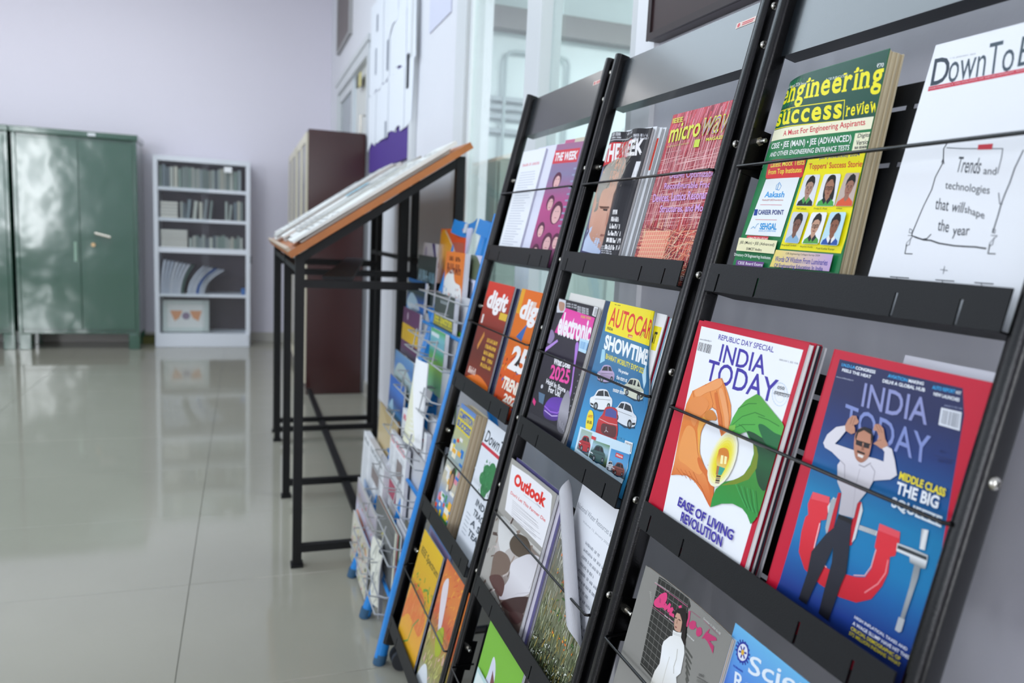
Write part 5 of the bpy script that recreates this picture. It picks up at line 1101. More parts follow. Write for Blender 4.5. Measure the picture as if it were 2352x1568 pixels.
def art_auto(S):
    c = K(1040, 620, 3.075)
    def q(*L): return [c(*p) for p in L]
    T = lambda s, a, b, d, col, **k: S.text(s, c(*a), c(*b), c(*d), col, **k)
    S.fill('#2d6f9c', ['#3f7fa5', '#2a6d9c', '#2b86bd', '#3a9fd0', '#2f7fae'])
    S.poly(q((1110, 190), (1480, 260), (1500, 560), (1410, 545), (1075, 430)), '#f3df16')
    T('AUTOCAR', (1098, 388), (1405, 500), (1128, 258), '#df3024', bold=.012); T('INDIA', (1090, 418), (1130, 432), (1095, 398), '#20201a', bold=.03)
    S.poly(q((1240, 452), (1272, 462), (1268, 482), (1238, 474)), '#d83a2e'); T('~YEARS', (1243, 474), (1268, 481), (1245, 460), '#f6e9a0', bold=.02); T('~EST 1999', (1145, 246), (1185, 254), (1146, 240), '#4a4518')
    S.line([c(1330, 460), c(1345, 420), c(1350, 470), c(1365, 430)], .0005, '#3a3020'); S.line([c(1325, 480), c(1352, 440)], .0005, '#3a3020')
    T('SHOWTIME!', (1066, 556), (1405, 690), (1084, 452), '#f2f6f6', bold=.045)
    T('BHARAT MOBILITY EXPO 2025', (1080, 626), (1362, 740), (1085, 588), '#e8dc3a', bold=.022)
    S.poly(q((1350, 740), (1395, 660), (1400, 800), (1370, 850)), '#bfe0ee'); S.poly(q((1056, 560), (1078, 560), (1075, 640), (1040, 660)), '#9fd0e4')
    for i, s_ in enumerate(('We preview', 'the stars at', "India's biggest", 'motor show')): T(s_, (1168-i*12, 726+i*44), (1240-i*8, 752+i*44), (1172-i*12, 694+i*44), '#eef4f6', bold=.03)
    car(S, q((1030, 655), (1150, 672), (1140, 810), (1012, 795)), '#b9a2c4'); car(S, q((1215, 745), (1375, 775), (1372, 955), (1205, 900)), '#d6d9c4', flip=True)
    car(S, q((980, 825), (1140, 840), (1122, 1015), (960, 985)), '#e8ebee'); car(S, q((1150, 905), (1320, 945), (1300, 1150), (1130, 1080)), '#dfe4ea', flip=True)
    # red car front with roof glass
    S.poly(q((1040, 1200), (1120, 1240), (1150, 1225), (1160, 1100), (1020, 1150)), '#1d4a6a'); S.poly(q((1012, 1140), (1030, 1060), (1060, 1020), (1085, 970), (1130, 968), (1165, 990), (1166, 1060), (1168, 1140), (1150, 1225), (1120, 1232), (1040, 1190), (1015, 1165)), '#b8232a', ['#c92c30', '#8a1a22'], smooth=True)
    S.poly(q((1085, 985), (1125, 975), (1160, 1000), (1160, 1050), (1120, 1040), (1078, 1030)), '#4a4f96'); S.poly(q((1060, 1085), (1120, 1095), (1158, 1110), (1148, 1180), (1090, 1170), (1052, 1140)), '#5a2528', smooth=True); S.line([c(1040, 1050), c(1100, 1080), c(1165, 1095)], .0008, '#e9c9c9')
    S.line([c(1088, 1108), c(1086, 1132)], .0007, '#e6e6ea'); S.line([c(1086, 1132), c(1076, 1144)], .0007, '#e6e6ea'); S.line([c(1086, 1132), c(1100, 1144)], .0007, '#e6e6ea')
    S.poly(q((950, 1040), (970, 990), (995, 1010), (992, 1100), (962, 1140), (942, 1120)), '#f0dc2a', smooth=True); T('~PLUS', (958, 1040), (990, 1046), (962, 1020), '#d07a20', bold=.02); T('~ROAD TESTS', (952, 1082), (986, 1090), (954, 1060), '#5a5210', bold=.02)
    T('~JANUARY 2025', (1160, 1185), (1215, 1205), (1162, 1172), '#4f9cc4'); S.poly(q((1222, 1202), (1278, 1222), (1264, 1300), (1208, 1276)), '#eef1f2'); S.bars(q((1226, 1214), (1272, 1230), (1262, 1288), (1214, 1268)), 11)
    S.poly(q((905, 1105), (1262, 1240), (1240, 1400), (1180, 1560), (860, 1290)), '#cfe6f2')
    S.poly(q((915, 1120), (990, 1150), (960, 1320), (880, 1260)), '#9fb6a0', ['#a9c2cc', '#3b3f38']); car(S, q((905, 1150), (990, 1180), (965, 1310), (885, 1270)), '#b52830')
    S.poly(q((1000, 1200), (1115, 1240), (1085, 1400), (965, 1320)), '#5f8a4a', ['#a9cbe0', '#4a6b3a', '#2c2f2c']); car(S, q((985, 1215), (1095, 1250), (1070, 1390), (965, 1340)), '#3c5a58')
    S.poly(q((1125, 1260), (1258, 1305), (1215, 1480), (1095, 1410)), '#3f8fca', ['#5fa8da', '#4a4f4c']); car(S, q((1095, 1340), (1145, 1350), (1130, 1430), (1085, 1410)), '#d9dde0'); car(S, q((1140, 1335), (1235, 1375), (1205, 1475), (1125, 1445)), '#8a5048')
    S.poly(q((1160, 1288), (1212, 1308), (1206, 1338), (1154, 1318)), '#d83a40'); T('~COMPARED', (1162, 1312), (1206, 1330), (1164, 1298), '#f6e6e0', bold=.02); S.poly(q((988, 1170), (1018, 1182), (1014, 1204), (984, 1192)), '#d83a40')
def bend_a(u, v):
    k = max(0, (u-.10)/.07)*max(0, (v-.06)/.22); return (-.105*k**2.2, 0, -.020*k**2)
mag('magazine', 'yellow-topped blue car magazine with several cars on the cover, middle rack', (1403, 691), None, TB[1], .010, -.020, .003, '#2d6f9c', art_auto, W=.168, pages=('#dfe8ee', '#c9d3da'), np=3, bend=bend_a)
def art_env(S):
    S.fill('#eceae8'); S.frect(0, .80, .95, .93, '#f2de14'); S.text('ENTERTAINMENT', (.05, .835), (.88, .835), (.05, .90), '#17171a', bold=.03, px=False)
    for k in range(9): S.frect(.5, .72-k*.035, .5+.35*random.Random(k).random()+.1, .728-k*.035, '#8a8784')
mag('magazine', 'white cover with yellow band and black letters, right behind the car magazine', (1455, 706), (1533, 724), TB[1], -.010, -.022, .002, '#eceae8', art_env)
mag('magazine', 'crimson cover peeping out behind the yellow-banded white magazine', (1470, 712), (1539, 726), TB[1], -.016, -.026, .003, '#a51f3c', art_plain('#a51f3c'), pages=('#e8eef2', '#8fc3dc', '#dfe5ea', '#bcc6cc'), np=5, fan=.012)
# ---- middle rack, third tray -----------------------------------------------------------
def art_out1(S):
    c = K(1100, 1020, 2.862)
    def q(*L): return [c(*p) for p in L]
    T = lambda s, a, b, d, col, **k: S.text(s, c(*a), c(*b), c(*d), col, **k)
    S.fill('#a9a59e'); S.poly(q((218, 130), (330, 205), (475, 325), (482, 340), (460, 560), (426, 690), (172, 430), (180, 380)), '#f2f0f2')
    T('Outlook', (226, 262), (432, 420), (244, 185), '#e8332a', bold=.05); T("Don't Let This Farmer Die", (208, 325), (436, 512), (213, 305), '#e0433e', bold=.015)
    R_ = random.Random(3)
    for k in range(11): S.line([c(222-k*1, 366+k*12), c(222+170*R_.uniform(.85, 1.1), 366+k*12+140)], .0005, '#9a979a')
    S.line([c(295, 330), c(410, 420)], .0004, '#9a979a'); S.line([c(380, 385), c(408, 420)], .0006, '#3a4a8a')
    S.poly(q((165, 470), (420, 720), (415, 740), (160, 485)), '#d9d6d0')
    S.poly(q((158, 480), (412, 750), (300, 1250), (240, 1260), (70, 890), (100, 730)), '#8d7c72', ['#c9c3bf', '#7a6a62', '#3c2b28'])
    S.streaks((0, 0, 1, .62), ['#a08c80', '#6e5c52', '#c4b8b2', '#54423c'], 90, .004, .02, 50, .6, 90); S.poly(q((150, 470), (255, 590), (230, 660), (180, 700), (155, 730), (128, 620)), '#d9d8d6', smooth=True)
    S.poly(q((205, 640), (250, 590), (320, 620), (345, 700), (330, 760), (260, 740), (215, 700)), '#57493c', smooth=True)
    S.poly(q((100, 730), (140, 700), (190, 730), (210, 790), (180, 850), (90, 870), (85, 820)), '#7a665a', smooth=True)
    S.poly(q((215, 780), (300, 730), (345, 725), (400, 745), (385, 830), (350, 940), (320, 990), (230, 1010), (140, 1020), (150, 960), (200, 880)), '#d8d4d8', ['#e0dde0', '#b9b2b6'], smooth=True)
    S.poly(q((70, 870), (140, 860), (170, 920), (150, 1000), (110, 960)), '#5a3a36', smooth=True); S.poly(q((150, 1040), (240, 1005), (340, 1010), (320, 1080), (270, 1120), (200, 1100)), '#3c2422', smooth=True); S.poly(q((200, 1110), (250, 1100), (300, 1130), (260, 1180), (220, 1170)), '#4a3230', smooth=True); S.line([c(190, 1010), c(260, 980), c(340, 975)], .0018, '#c9c4c8'); S.line([c(330, 950), c(380, 850)], .0006, '#a8a2a6')
mag('magazine', 'white-headed cover with bold red title over a bent man photo, middle rack third tray', (1176, 1051), (1283, 1122), TB[2], .012, .004, .004, '#a9a59e', art_out1, pages=('#e8e8ea', '#bcb9be', '#f0f0f0'), np=6, fan=.004)
mag('magazine', 'purple and white magazine right behind the bold red titled cover', (1188, 1050), (1306, 1128), TB[2], .003, -.004, .005, '#4a4470', art_plain('#5a5480', '#cfcad6'), pages=('#dadade', '#5c4a66', '#e8e8ea', '#8d8a92'), np=5, fan=.004)
def art_irr(S):
    c = K(1100, 1020, 2.862)
    S.fill('#4a4c44', ['#5a5c58', '#77776c', '#7b7c60', '#5a6244', '#1e211c'])
    S.streaks((0, .30, 1, .75), ['#b9b8a6', '#8a8a74', '#6f7350', '#a08a6a', '#d0cfc0'], 320, .0011, .020, 86, .1, 21)
    S.streaks((0, .05, 1, .40), ['#8e9a70', '#5f6b40', '#c2c8a6', '#3a4228', '#a58c3c'], 380, .0010, .016, 84, .25, 22)
    S.streaks((0, .0, 1, .20), ['#1d201a', '#2b3022', '#dfe2d6', '#14160f'], 260, .0013, .006, 40, 1.2, 23)
    S.streaks((0, .70, .35, 1), ['#8d8f8c', '#2d2e2c', '#b3b5b2', '#5a5c5a'], 150, .0016, .005, 60, 1.2, 24)
    S.streaks((.15, .25, 1, .65), ['#e0742a', '#e88a3c', '#d8c23a'], 30, .0028, .004, 10, 1.5, 25); S.streaks((.3, .3, .9, .6), ['#3f6a34', '#4f7a3c'], 26, .0018, .012, 60, 1, 26)
    for x, y in ((628, 718), (700, 732), (577, 772), (568, 905), (655, 970), (690, 892)):
        for k in range(6): S.line([c(x, y), c(x+16*math.cos(k*1.05), y+14*math.sin(k*1.05)+4)], .0012, '#e5762c')
    T = lambda s, a, b, d, col, **k: S.text(s, c(*a), c(*b), c(*d), col, **k)
    T('Water', (570, 520), (650, 600), (585, 420), '#cfd0ca', bold=.01); T('Resources &', (560, 560), (690, 680), (570, 510), '#cfd0ca'); T('Irrigation', (535, 635), (656, 732), (548, 560), '#d6d8d2', bold=.01)
bend_i = curl((.022, .272), (.165, .095), .0125, 9)
mag('magazine', 'dark flowery meadow journal with its cover corner peeled back, middle rack third tray', (1321, 1100), None, TB[2], .006, .002, .0, '#bcbcc0', art_irr, W=.165, bend=bend_i)
def art_page(S):
    S.fill('#eef0f4'); c = K(1100, 1020, 2.862)
    S.text('National Water Resources & Irrigation', (.02, .86), (.99, .845), (.02, .895), '#8b8f98', px=False); S.text('Volume 12, January 2025', (.2, .82), (.75, .812), (.2, .834), '#a3a7ae', px=False)
    for k in range(16): S.text('~Contents of the issue and papers'[:15+(k*7) % 18], (.35, .74-k*.035), (.35+.3+.2*((k*5) % 3)/2, .735-k*.035), (.35, .755-k*.035), '#9a9ea6', px=False)
mag('magazine', 'white inner title page with grey print behind the peeled-back meadow cover', (1340, 1106), None, TB[2], -.006, -.008, .006, '#eef0f4', art_page, W=.17, pages=('#e6e4e0', '#cfcfd0'), np=4)
# ---- middle rack, bottom tray ----------------------------------------------------------
def art_grn(S):
    S.fill('#7cba3c'); S.fpoly([(0, 0), (.55, 0), (.62, .45), (.50, .62), (.44, .80), (.30, .86), (.26, .72), (.12, .60), (0, .62)], '#d9dbe8', ['#cfd0e0', '#eceef4'], smooth=True)
    S.fpoly([(.36, .80), (.46, .76), (.48, .68), (.38, .70)], '#7a4a4a'); S.fpoly([(.0, .66), (.10, .72), (.18, .66), (.16, .58), (.04, .56)], '#9cc86a', smooth=True)
    for k in range(5): S.ell((.60+k*.02, .60-k*.035), .002, .002, '#e8f2dc')
    for k in range(6): S.line([(.62+k*.05, .56-k*.02), (.72+k*.04, .25)], .0009, '#b5dc8e', px=False)
    S.frect(.0, .0, .3, .12, '#3a9a8a'); S.fpoly([(.62, .0), (1, .0), (1, .30), (.7, .2)], '#8dc653')
mag('magazine', 'bright green brochure cover with a white bird shape, bottom tray of the middle rack', (1128, 1420), (1204, 1545), TB[3], .012, .012, .004, '#7cba3c', art_grn, W=None, pages=('#dfe3e6', '#b9bec4'), np=3, fan=.002)
mag('magazine', 'brown edged magazine just behind the bright green brochure', (1170, 1425), None, TB[3], -.006, -.006, .006, '#8a5a44', art_plain('#8a6a58', '#cfc8c4'), W=.2, pages=('#dfe3e6', '#b9bec4'), np=3)
mag('magazine', 'pale teal leaflet showing low in front of the bright green brochure', (1098, 1530), None, TB[3], .0165, .0165, .002, '#c9dcd8', art_plain('#bcd8d6', '#dfeae6'), W=.10)
# ---- farthest rack ---------------------------------------------------------------------
def art_doc(S):
    S.fill('#f2f4f8'); S.text('~Journal of Research', (.12, .86), (.88, .86), (.12, .885), '#e29a9e', px=False)
    R_ = random.Random(5)
    for k in range(30): S.frect(.12, .80-k*.023, .12+R_.uniform(.5, .76), .806-k*.023, '#c6cad4')
mag('document', 'white typed report, leftmost in the top tray of the farthest rack', (1203, 349), (1238, 345), TB[0], .0, -.006, .004, '#f2f4f8', art_doc, cat='document', pages=('#e4e4f2', '#d2d2e6'), np=4, W=.14)
for i, x in enumerate((1238, 1248, 1256)):
    mag('document', ['lilac white loose report right behind the white typed report', 'second lilac report, between the white report and pink magazine', 'third lilac report edge, touching the pink collage magazine'][i], (x, 340-i*2), None, TB[0], -.006-.004*i, -.018-.002*i, .003, '#e4e4f4', art_plain('#e4e4f4'), cat='document', pages=('#dfe0ee', '#cfd0e6'), np=3, W=.12)
def art_pink(S):
    S.fill('#a46a90', ['#8a80a4', '#c0508c', '#a8487c', '#5c3050']); S.frect(.0, .84, .75, .95, '#d83848'); S.text('THE WEEK', (.04, .86), (.72, .86), (.04, .93), '#f4eef0', bold=.04, px=False)
    for i, (x, y, r) in enumerate(((.3, .70, .11), (.28, .52, .1), (.55, .44, .15), (.2, .30, .1), (.5, .2, .13), (.75, .22, .1), (.2, .12, .1))):
        S.ell((x, y), r*S.W*1.15, r*S.H*.62, '#5c1f40'); S.ell((x+.01, y-.015), r*S.W*.8, r*S.H*.48, '#e8b6b4'); S.line([(x-.04, y+.01), (x-.01, y+.01)], .001, '#6a2a44', px=False); S.line([(x+.03, y+.01), (x+.06, y+.01)], .001, '#6a2a44', px=False); S.line([(x-.02, y-.04), (x+.04, y-.04)], .0012, '#b03a5a', px=False)
    for k in range(10): S.frect(.72, .78-k*.05, .95, .795-k*.05, '#9aa0be')
mag('magazine', 'pink collage of faces with a red title strip, farthest rack top tray', (1280, 332), (1318, 320), TB[0], -.004, -.02, .004, '#a46a90', art_pink, pages=('#dcdce4', '#c2c4d0'), np=3, W=.15)
mag('magazine', 'rose pink magazine with curled top, at right behind the face collage', (1300, 322), (1334, 311), TB[0], -.016, -.026, .002, '#c9608c', art_plain('#c9608c', '#b5527c'), pages=('#d9cdb2',), np=2, W=.10)
mag('book', 'thick buff paged book at the right end of the farthest rack top tray', (1322, 318), (1342, 311), TB[0], -.018, -.022, .011, '#d5cbb6', art_plain('#d5cbb6'), pages=('#d5cbb6', '#c2b79e'), np=6, cat='book', W=.085)
def art_digit(v):
    def f(S):
        S.fill('#c8402c' if v == 0 else '#e0641c', ['#8e3428', '#5e2a20', '#a0381c'] if v == 0 else ['#e0761c', '#e05a18', '#a8341c'])
        S.frect(0, .86, 1, 1, '#d23a28' if v == 0 else '#e8701c')
        if v: S.frect(0, .80, .12, 1, '#e8a628'); S.fpoly([(.2, .62), (.45, .75), (.4, .6)], '#3a6ab0')
        S.text('digit', (.10, .72), (.88, .72), (.14, .93), '#f4efee', bold=.045, px=False)
        if v == 0:
            S.frect(.72, .70, 1, .76, '#e0b83a'); S.fpoly([(.22, .38), (.36, .52), (.32, .56), (.18, .42)], '#c8863c')
            for k in range(5): S.text(['~LIGHTS', '~CAMERA', '~ACTION', '~of the', '~YEAR'][k], (.5, .48-k*.055), (.92, .48-k*.055), (.5, .515-k*.055), '#d9a838', bold=.05, px=False)
            S.fpoly([(0, .10), (.5, .18), (1, .12), (1, .04), (.5, .08), (0, .03)], '#e8762a', smooth=True); S.text('~2024', (.08, .16), (.4, .16), (.1, .22), '#e6c8bc', bold=.05, px=False)
            S.frect(.08, .62, .14, .70, '#e6dcd8')
        else:
            S.frect(.45, .86, .55, .92, '#e8c8b8'); S.text('25', (.18, .36), (.72, .36), (.24, .56), '#f6f2f0', bold=.045, px=False); S.text('TRENDS', (.14, .20), (.82, .20), (.18, .30), '#f4ecdc', bold=.045, px=False); S.text('2025', (.3, .11), (.82, .11), (.32, .18), '#f0e4d4', bold=.045, px=False)
            S.streaks((0, 0, 1, .5), ['#2e62b0', '#c83a1c', '#e89a2c', '#7a2418'], 60, .004, .010, 60, 1, 31); S.fpoly([(.36, .36), (.55, .36), (.5, .5), (.42, .48)], '#2a2020')
            S.text('25', (.18, .36), (.72, .36), (.24, .56), '#f6f2f0', bold=.045, px=False); S.text('TRENDS', (.14, .20), (.82, .20), (.18, .30), '#f4ecdc', bold=.045, px=False)
    return f
mag('magazine', 'dark red and brown technology magazine with white title, farthest rack second tray', (1125, 645), (1160, 655), TB[1], .008, -.006, .005, '#8e3428', art_digit(0), pages=('#dcdce0', '#b8b8c0', '#eeeeee'), np=5, W=.155)
mag('magazine', 'navy blue magazine between the red and the orange technology magazines', (1158, 655), (1184, 664), TB[1], -.008, -.014, .005, '#1c2344', art_plain('#1c2344'), pages=('#dcdce0', '#9a9aa4'), np=4, W=.10)
mag('magazine', 'orange technology magazine with large white 25, farthest rack second tray', (1200, 662), (1246, 674), TB[1], .006, -.004, .005, '#e0641c', art_digit(1), pages=('#dcdce0', '#d8a828'), np=4, W=.17)
def art_comp(S):
    S.fill('#5c86c8', ['#c8c070', '#8fb0c0', '#d8c8a0', '#4a8ccc', '#3a7cc8']); S.frect(0, .80, 1, .96, '#e0cc3c'); S.text('COMPETITION', (.04, .885), (.96, .885), (.04, .945), '#3a62b0', bold=.05, px=False); S.text('SUCCESS', (.04, .815), (.96, .815), (.04, .87), '#3a62b0', bold=.05, px=False)
    R_ = random.Random(9)
    for k in range(46):
        x, y = R_.random()*.9, R_.uniform(.03, .76); S.frect(x, y, min(1, x+R_.uniform(.08, .3)), y+R_.uniform(.02, .08), R_.choice(['#f2ead0', '#e8502c', '#f0d82c', '#2f7cc8', '#e8e8e8', '#e08a9a', '#4a9a5a', '#f6b83c']))
    S.ell((.62, .42), .018, .030, '#3a3428'); S.ell((.62, .40), .014, .020, '#b88a6a')
mag('book', 'thick yellow and blue competition guide in the third tray, farthest rack', (1061, 925), (1100, 948), TB[2], .008, .008, .030, '#5c86c8', art_comp, pages=('#dcc8a8', '#cdb894', '#e4d4b6'), np=8, cat='book', W=.125, fan=.002)
def art_dte2(S):
    S.fill('#e6eaf0'); S.text('DownToEarth', (.06, .84), (1.4, .84), (.10, .93), '#2c3640', bold=.01, px=False); S.frect(.0, .80, 1, .825, '#cf3a4a')
    for a, b, r in ((.45, .66, .10), (.62, .70, .10), (.55, .60, .12), (.35, .60, .08), (.7, .62, .08), (.5, .54, .09)): S.ell((a, b), r*S.W*1.4, r*S.H*.55, '#3c8650')
    S.line([(.56, .60), (.60, .48)], .004, '#3c7a4a', px=False); S.streaks((.3, .5, .8, .74), ['#2f7444', '#5a9c66'], 50, .0025, .008, 30, 1.5, 40)
    for k, s_ in enumerate(('INDIA', 'TRACES', 'A ST', 'TEAM')): S.text(s_, (.35, .40-k*.075), (.9, .40-k*.075), (.37, .45-k*.075), '#4a5560', bold=.03, px=False)
    for k in range(6): S.frect(.12, .30-k*.03, .3, .305-k*.03, '#9aa2ac')
mag('magazine', 'white cover with a green tree, third tray of the farthest rack, right', (1122, 962), None, TB[2], -.004, -.006, .004, '#e6eaf0', art_dte2, W=.165)
def art_yel(S):
    S.fill('#e0b81c', ['#d8a820', '#e8a03c', '#e0b020']); S.text('IEEE Spectrum', (.08, .80), (.96, .80), (.10, .88), '#5a4c14', bold=.02, px=False)
    S.fpoly([(0, .22), (.10, .52), (.45, .60), (.75, .56), (.95, .45), (.85, .30), (.40, .32), (.2, .30)], '#e07a3c', smooth=True)
    S.streaks((.1, .30, .9, .58), ['#e8935a', '#d86a2c', '#e0a04a'], 70, .002, .03, 75, .15, 50); S.streaks((0, .5, 1, .7), ['#8a9a2c', '#5c8a3c', '#d8c01c'], 40, .004, .012, 50, 1, 51)
    S.line([(.3, .0), (.34, .1), (.5, .16), (.55, .30), (.7, .4)], .004, '#6a9a4a', px=False); S.line([(.6, .62), (.75, .66), (.9, .60)], .005, '#6a9a3a', px=False)
mag('magazine', 'golden yellow magazine with orange art, bottom tray of the farthest rack, left', (976, 1214), (1020, 1278), TB[3], .013, .010, .004, '#e0b81c', art_yel, pages=('#c9ccd6', '#8f8a9c', '#5a8ab8', '#dcdce2'), np=5, W=.18)
mag('magazine', 'blue and purple magazine with wavy top behind the golden yellow one', (990, 1200), (1040, 1270), TB[3], -.004, -.006, .008, '#4a78a8', art_plain('#5a7ea8', '#8a7ca0'), pages=('#a9a4b8', '#5a8ab8', '#6a6478'), np=5, W=.2)
def art_org(S):
    S.fill('#d8703c', ['#e08a3c', '#c85c44', '#a8a050', '#8f8a5c', '#cfd4d4']); S.streaks((0, .5, 1, 1), ['#e8a03c', '#d85c34', '#e0803c', '#c0503c'], 120, .003, .02, 50, .5, 60)
    S.streaks((0, .1, 1, .5), ['#9aa03c', '#c8c878', '#7a7048', '#d8b0a0'], 90, .003, .02, 70, .5, 61); S.fpoly([(.1, .8), (.3, .55), (.42, .50), (.36, .74), (.24, .9)], '#e2d6da', smooth=True); S.fpoly([(0, 0), (.5, 0), (.45, .14), (.25, .24), (.08, .16)], '#dfe4e8', smooth=True); S.fpoly([(.3, .5), (.5, .6), (.6, .45), (.45, .38)], '#a8b42c', smooth=True)
mag('magazine', 'orange and olive painted cover, right of the golden yellow magazine', (1028, 1282), None, TB[3], .008, .006, .004, '#d8703c', art_org, W=.18, pages=('#b8c2c6', '#5f6f74'), np=3)
# ================================================================== BLUE MAGAZINE STAND
bs = empty('magazine_stand', (.42, 2.21, 0), 'blue tubular magazine stand with grey wire pockets, left of the black racks', 'magazine stand')
BO = Vector((.42, 2.21, 0))
YS = [1.936, 2.2, 2.487]
M_PAN = mat('blue_sheet_metal', '#1b7cc4', .4)
for y in YS: tubes('upright', [[ST.P(y, -H/ST.t.z, 0), ST.P(y, -1.0, .006 if y < 2 else -.02), ST.P(y, .055, .010 if y < 2 else -.05)]], .017, M_BLUE, bs, 12, BO)
for y in YS: tubes('rubber_foot', [[ST.P(y, -H/ST.t.z, 0), ST.P(y, -H/ST.t.z+.03, 0)]], .0175, mat('blue_grey_rubber', '#2f5878', .6), bs, 12, BO)
for y in (YS[0], YS[2]): tubes('rear_leg', [[(.80, y+.02, 0), ST.P(y+.02, -.25, -.02)]], .013, M_BLUE, bs, 10, BO)
for y0, y1 in ((YS[0], YS[1]), (YS[1], YS[2])):
    bm = bmesh.new(); N = 8
    for lay_ in (0,):
        rows = []
        for t in (.010, .055):
            rows.append([bm.verts.new(ST.P(y0+.012+(y1-y0-.024)*k/N, t-.012*math.sin(math.pi*k/N)*(t > 0), -.010-.014*math.sin(math.pi*k/N))-BO) for k in range(N+1)])
        for k in range(N): bm.faces.new((rows[0][k], rows[0][k+1], rows[1][k+1], rows[1][k]))
    r = bmesh.ops.extrude_face_region(bm, geom=bm.faces[:])
    for v in r['geom']:
        if isinstance(v, bmesh.types.BMVert): v.co -= ST.n*.0015
    bm_obj('back_panel', bm, M_PAN, bs, True)
    ym = (y0+y1)/2; bm = bmesh.new(); fbox(bm, ST, (ym-.016, ym+.016), (.012, .042), (-.022, -.018), BO); bm_obj('label_holder', bm, mat('worn_white_label', '#c9ced2', .4), bs)
for t in (-.3, -.75, -1.05): tubes('crossbar', [[ST.P(YS[0], t, -.004), ST.P(YS[2], t, -.004)]], .006, M_BLUE, bs, 8, BO)
PR = [-.20-.138*k for k in range(7)]
for k, t in enumerate(PR):
    for j, (y0, y1) in enumerate(((YS[0]+.018, YS[1]-.012), (YS[1]+.012, YS[2]-.018))):
        d = .046
        w_ = [[ST.P(y0, t+.01, -.03), ST.P(y0+.002, t, d*.6), ST.P(y0+.012, t, d), ST.P(y1-.012, t, d), ST.P(y1-.002, t, d*.8), ST.P(y1, t+.01, -.03)],
              [ST.P(y0, t-.045, -.03), ST.P(y0+.004, t-.05, d-.004), ST.P(y1-.004, t-.05, d-.004), ST.P(y1, t-.045, -.03)]]
        for f in (.5,):
            y = y0+(y1-y0)*f; w_.append([ST.P(y, t+(.02 if f == .5 else 0), d), ST.P(y, t-.05, d-.002), ST.P(y, t-.055, -.03)])
        tubes('wire_pocket', w_, .0024, M_WIRE, bs, 6, BO)
# publications in the pockets; each sits between the back and the pocket wire
def pub(name, label, TL, TR, h, n, cov, art=None, th=.005, cat='magazine', matte=False, W=None, bend=None, pages=('#e3e3e6', '#cfcfd6'), nR=None, np=3, fan=0, fit=False, tilt=0):
    n -= .034
    y, t = ST.hit(TL, n); P = ST.P(y, t, n); tv = math.radians(3.0)
    F2 = Frame(P.x-(P.z-H)*math.tan(tv), tv); F2.stand = True
    return mag(name, label, TL, TR, None, 0, 0 if nR is None else nR-.034-n, th, cov, art, F=F2, W=W, Hh=h, cat=cat, pages=pages, np=np, fan=fan, bend=bend, matte=matte, fit=fit, tilt=tilt)
def a_red(S): S.fill('#e06a2a', ['#d8342c', '#e8862c', '#e2642a']); S.fpoly([(0, .9), (.25, .95), (.8, .45), (.3, .35), (0, .5)], '#f0a820', smooth=True); S.line([(.2, .97), (.95, .45)], .008, '#d9c0a0', px=False); S.fpoly([(.5, .8), (.95, .8), (.95, .55), (.8, .5)], '#b8604a')
def a_dark(S): S.fill('#33403f'); S.text('~TECH', (.08, .52), (.62, .52), (.1, .74), '#9fc6d6', bold=.04, px=False); S.text('~DAY', (.66, .54), (.98, .54), (.66, .72), '#7da6b8', px=False); S.ell((.5, .38), .01, .012, '#b8ccd2')
def a_org(S):
    S.fill('#e8813a'); S.text('~THE SKY', (.2, .86), (.8, .86), (.2, .93), '#5a2a20', bold=.03, px=False); S.text('~ROUTE', (.12, .66), (.88, .66), (.12, .82), '#7a3424', bold=.05, px=False)
    S.fpoly([(0, .5), (.2, .66), (.45, .72), (.6, .55), (.9, .5), (1, .3), (1, 0), (0, 0)], '#efefec', smooth=True); S.streaks((.05, .05, .95, .5), ['#e8a03c', '#d8643a', '#8a6a78', '#6fa0c8'], 26, .006, .012, 45, 1.5, 71)
def a_fan(S):
    S.fill('#dcdcf2', ['#c9c4ee', '#e4e6f6'])
    for k in range(9): S.line([(.25+k*.08, .97), (.62+k*.03, .55)], .002, '#8f86c0' if k % 2 else '#eeeefb', px=False)
def a_cyl(S): S.fill('#c9cbe4', ['#dfe0f0', '#a0a4b8']); S.fpoly([(0, .78), (.2, .98), (.6, .98), (.9, .75), (.5, .7)], '#5f6a50', smooth=True); S.frect(.08, .3, .45, .42, '#e0d62c'); S.fpoly([(0, .7), (.5, .66), (.5, .3), (0, .3)], '#7d8090')
def a_sky(S): S.fill('#2f7fd0', ['#3a4a3a', '#2a6cd0', '#4fb0ec', '#2a62c8']); S.fpoly([(.0, .5), (.25, .72), (.6, .6), (.7, .4), (.2, .35)], '#bfe0f4', smooth=True); S.frect(0, .86, .8, .92, '#a8a428'); S.text('~world', (.1, .40), (.8, .40), (.1, .50), '#e8f2fa', bold=.03, px=False)
def a_spec(S): S.fill('#4c5450'); S.text('IEEE Spectrum', (.04, .50), (.96, .50), (.04, .68), '#d8cc3c', bold=.05, px=False); S.frect(.0, .50, 1, .53, '#b8ac34'); S.frect(.05, .30, .45, .34, '#a8aeb0'); S.frect(.1, .22, .5, .26, '#8f8a3c'); S.frect(.3, .85, .7, .9, '#8a9294')
def a_pur(S): S.fill('#6b3a66'); S.frect(0, .30, 1, .66, '#e8bc20'); S.frect(0, .0, 1, .12, '#5a4a66'); S.ell((.3, .84), .012, .014, '#cdb8cc')
def a_grn(S): S.fill('#5aae62', ['#8cc4e4', '#3a9a4c', '#9cc850', '#6cba7c', '#8cc8a0']); S.frect(.05, .88, .6, .94, '#d8e4e8')
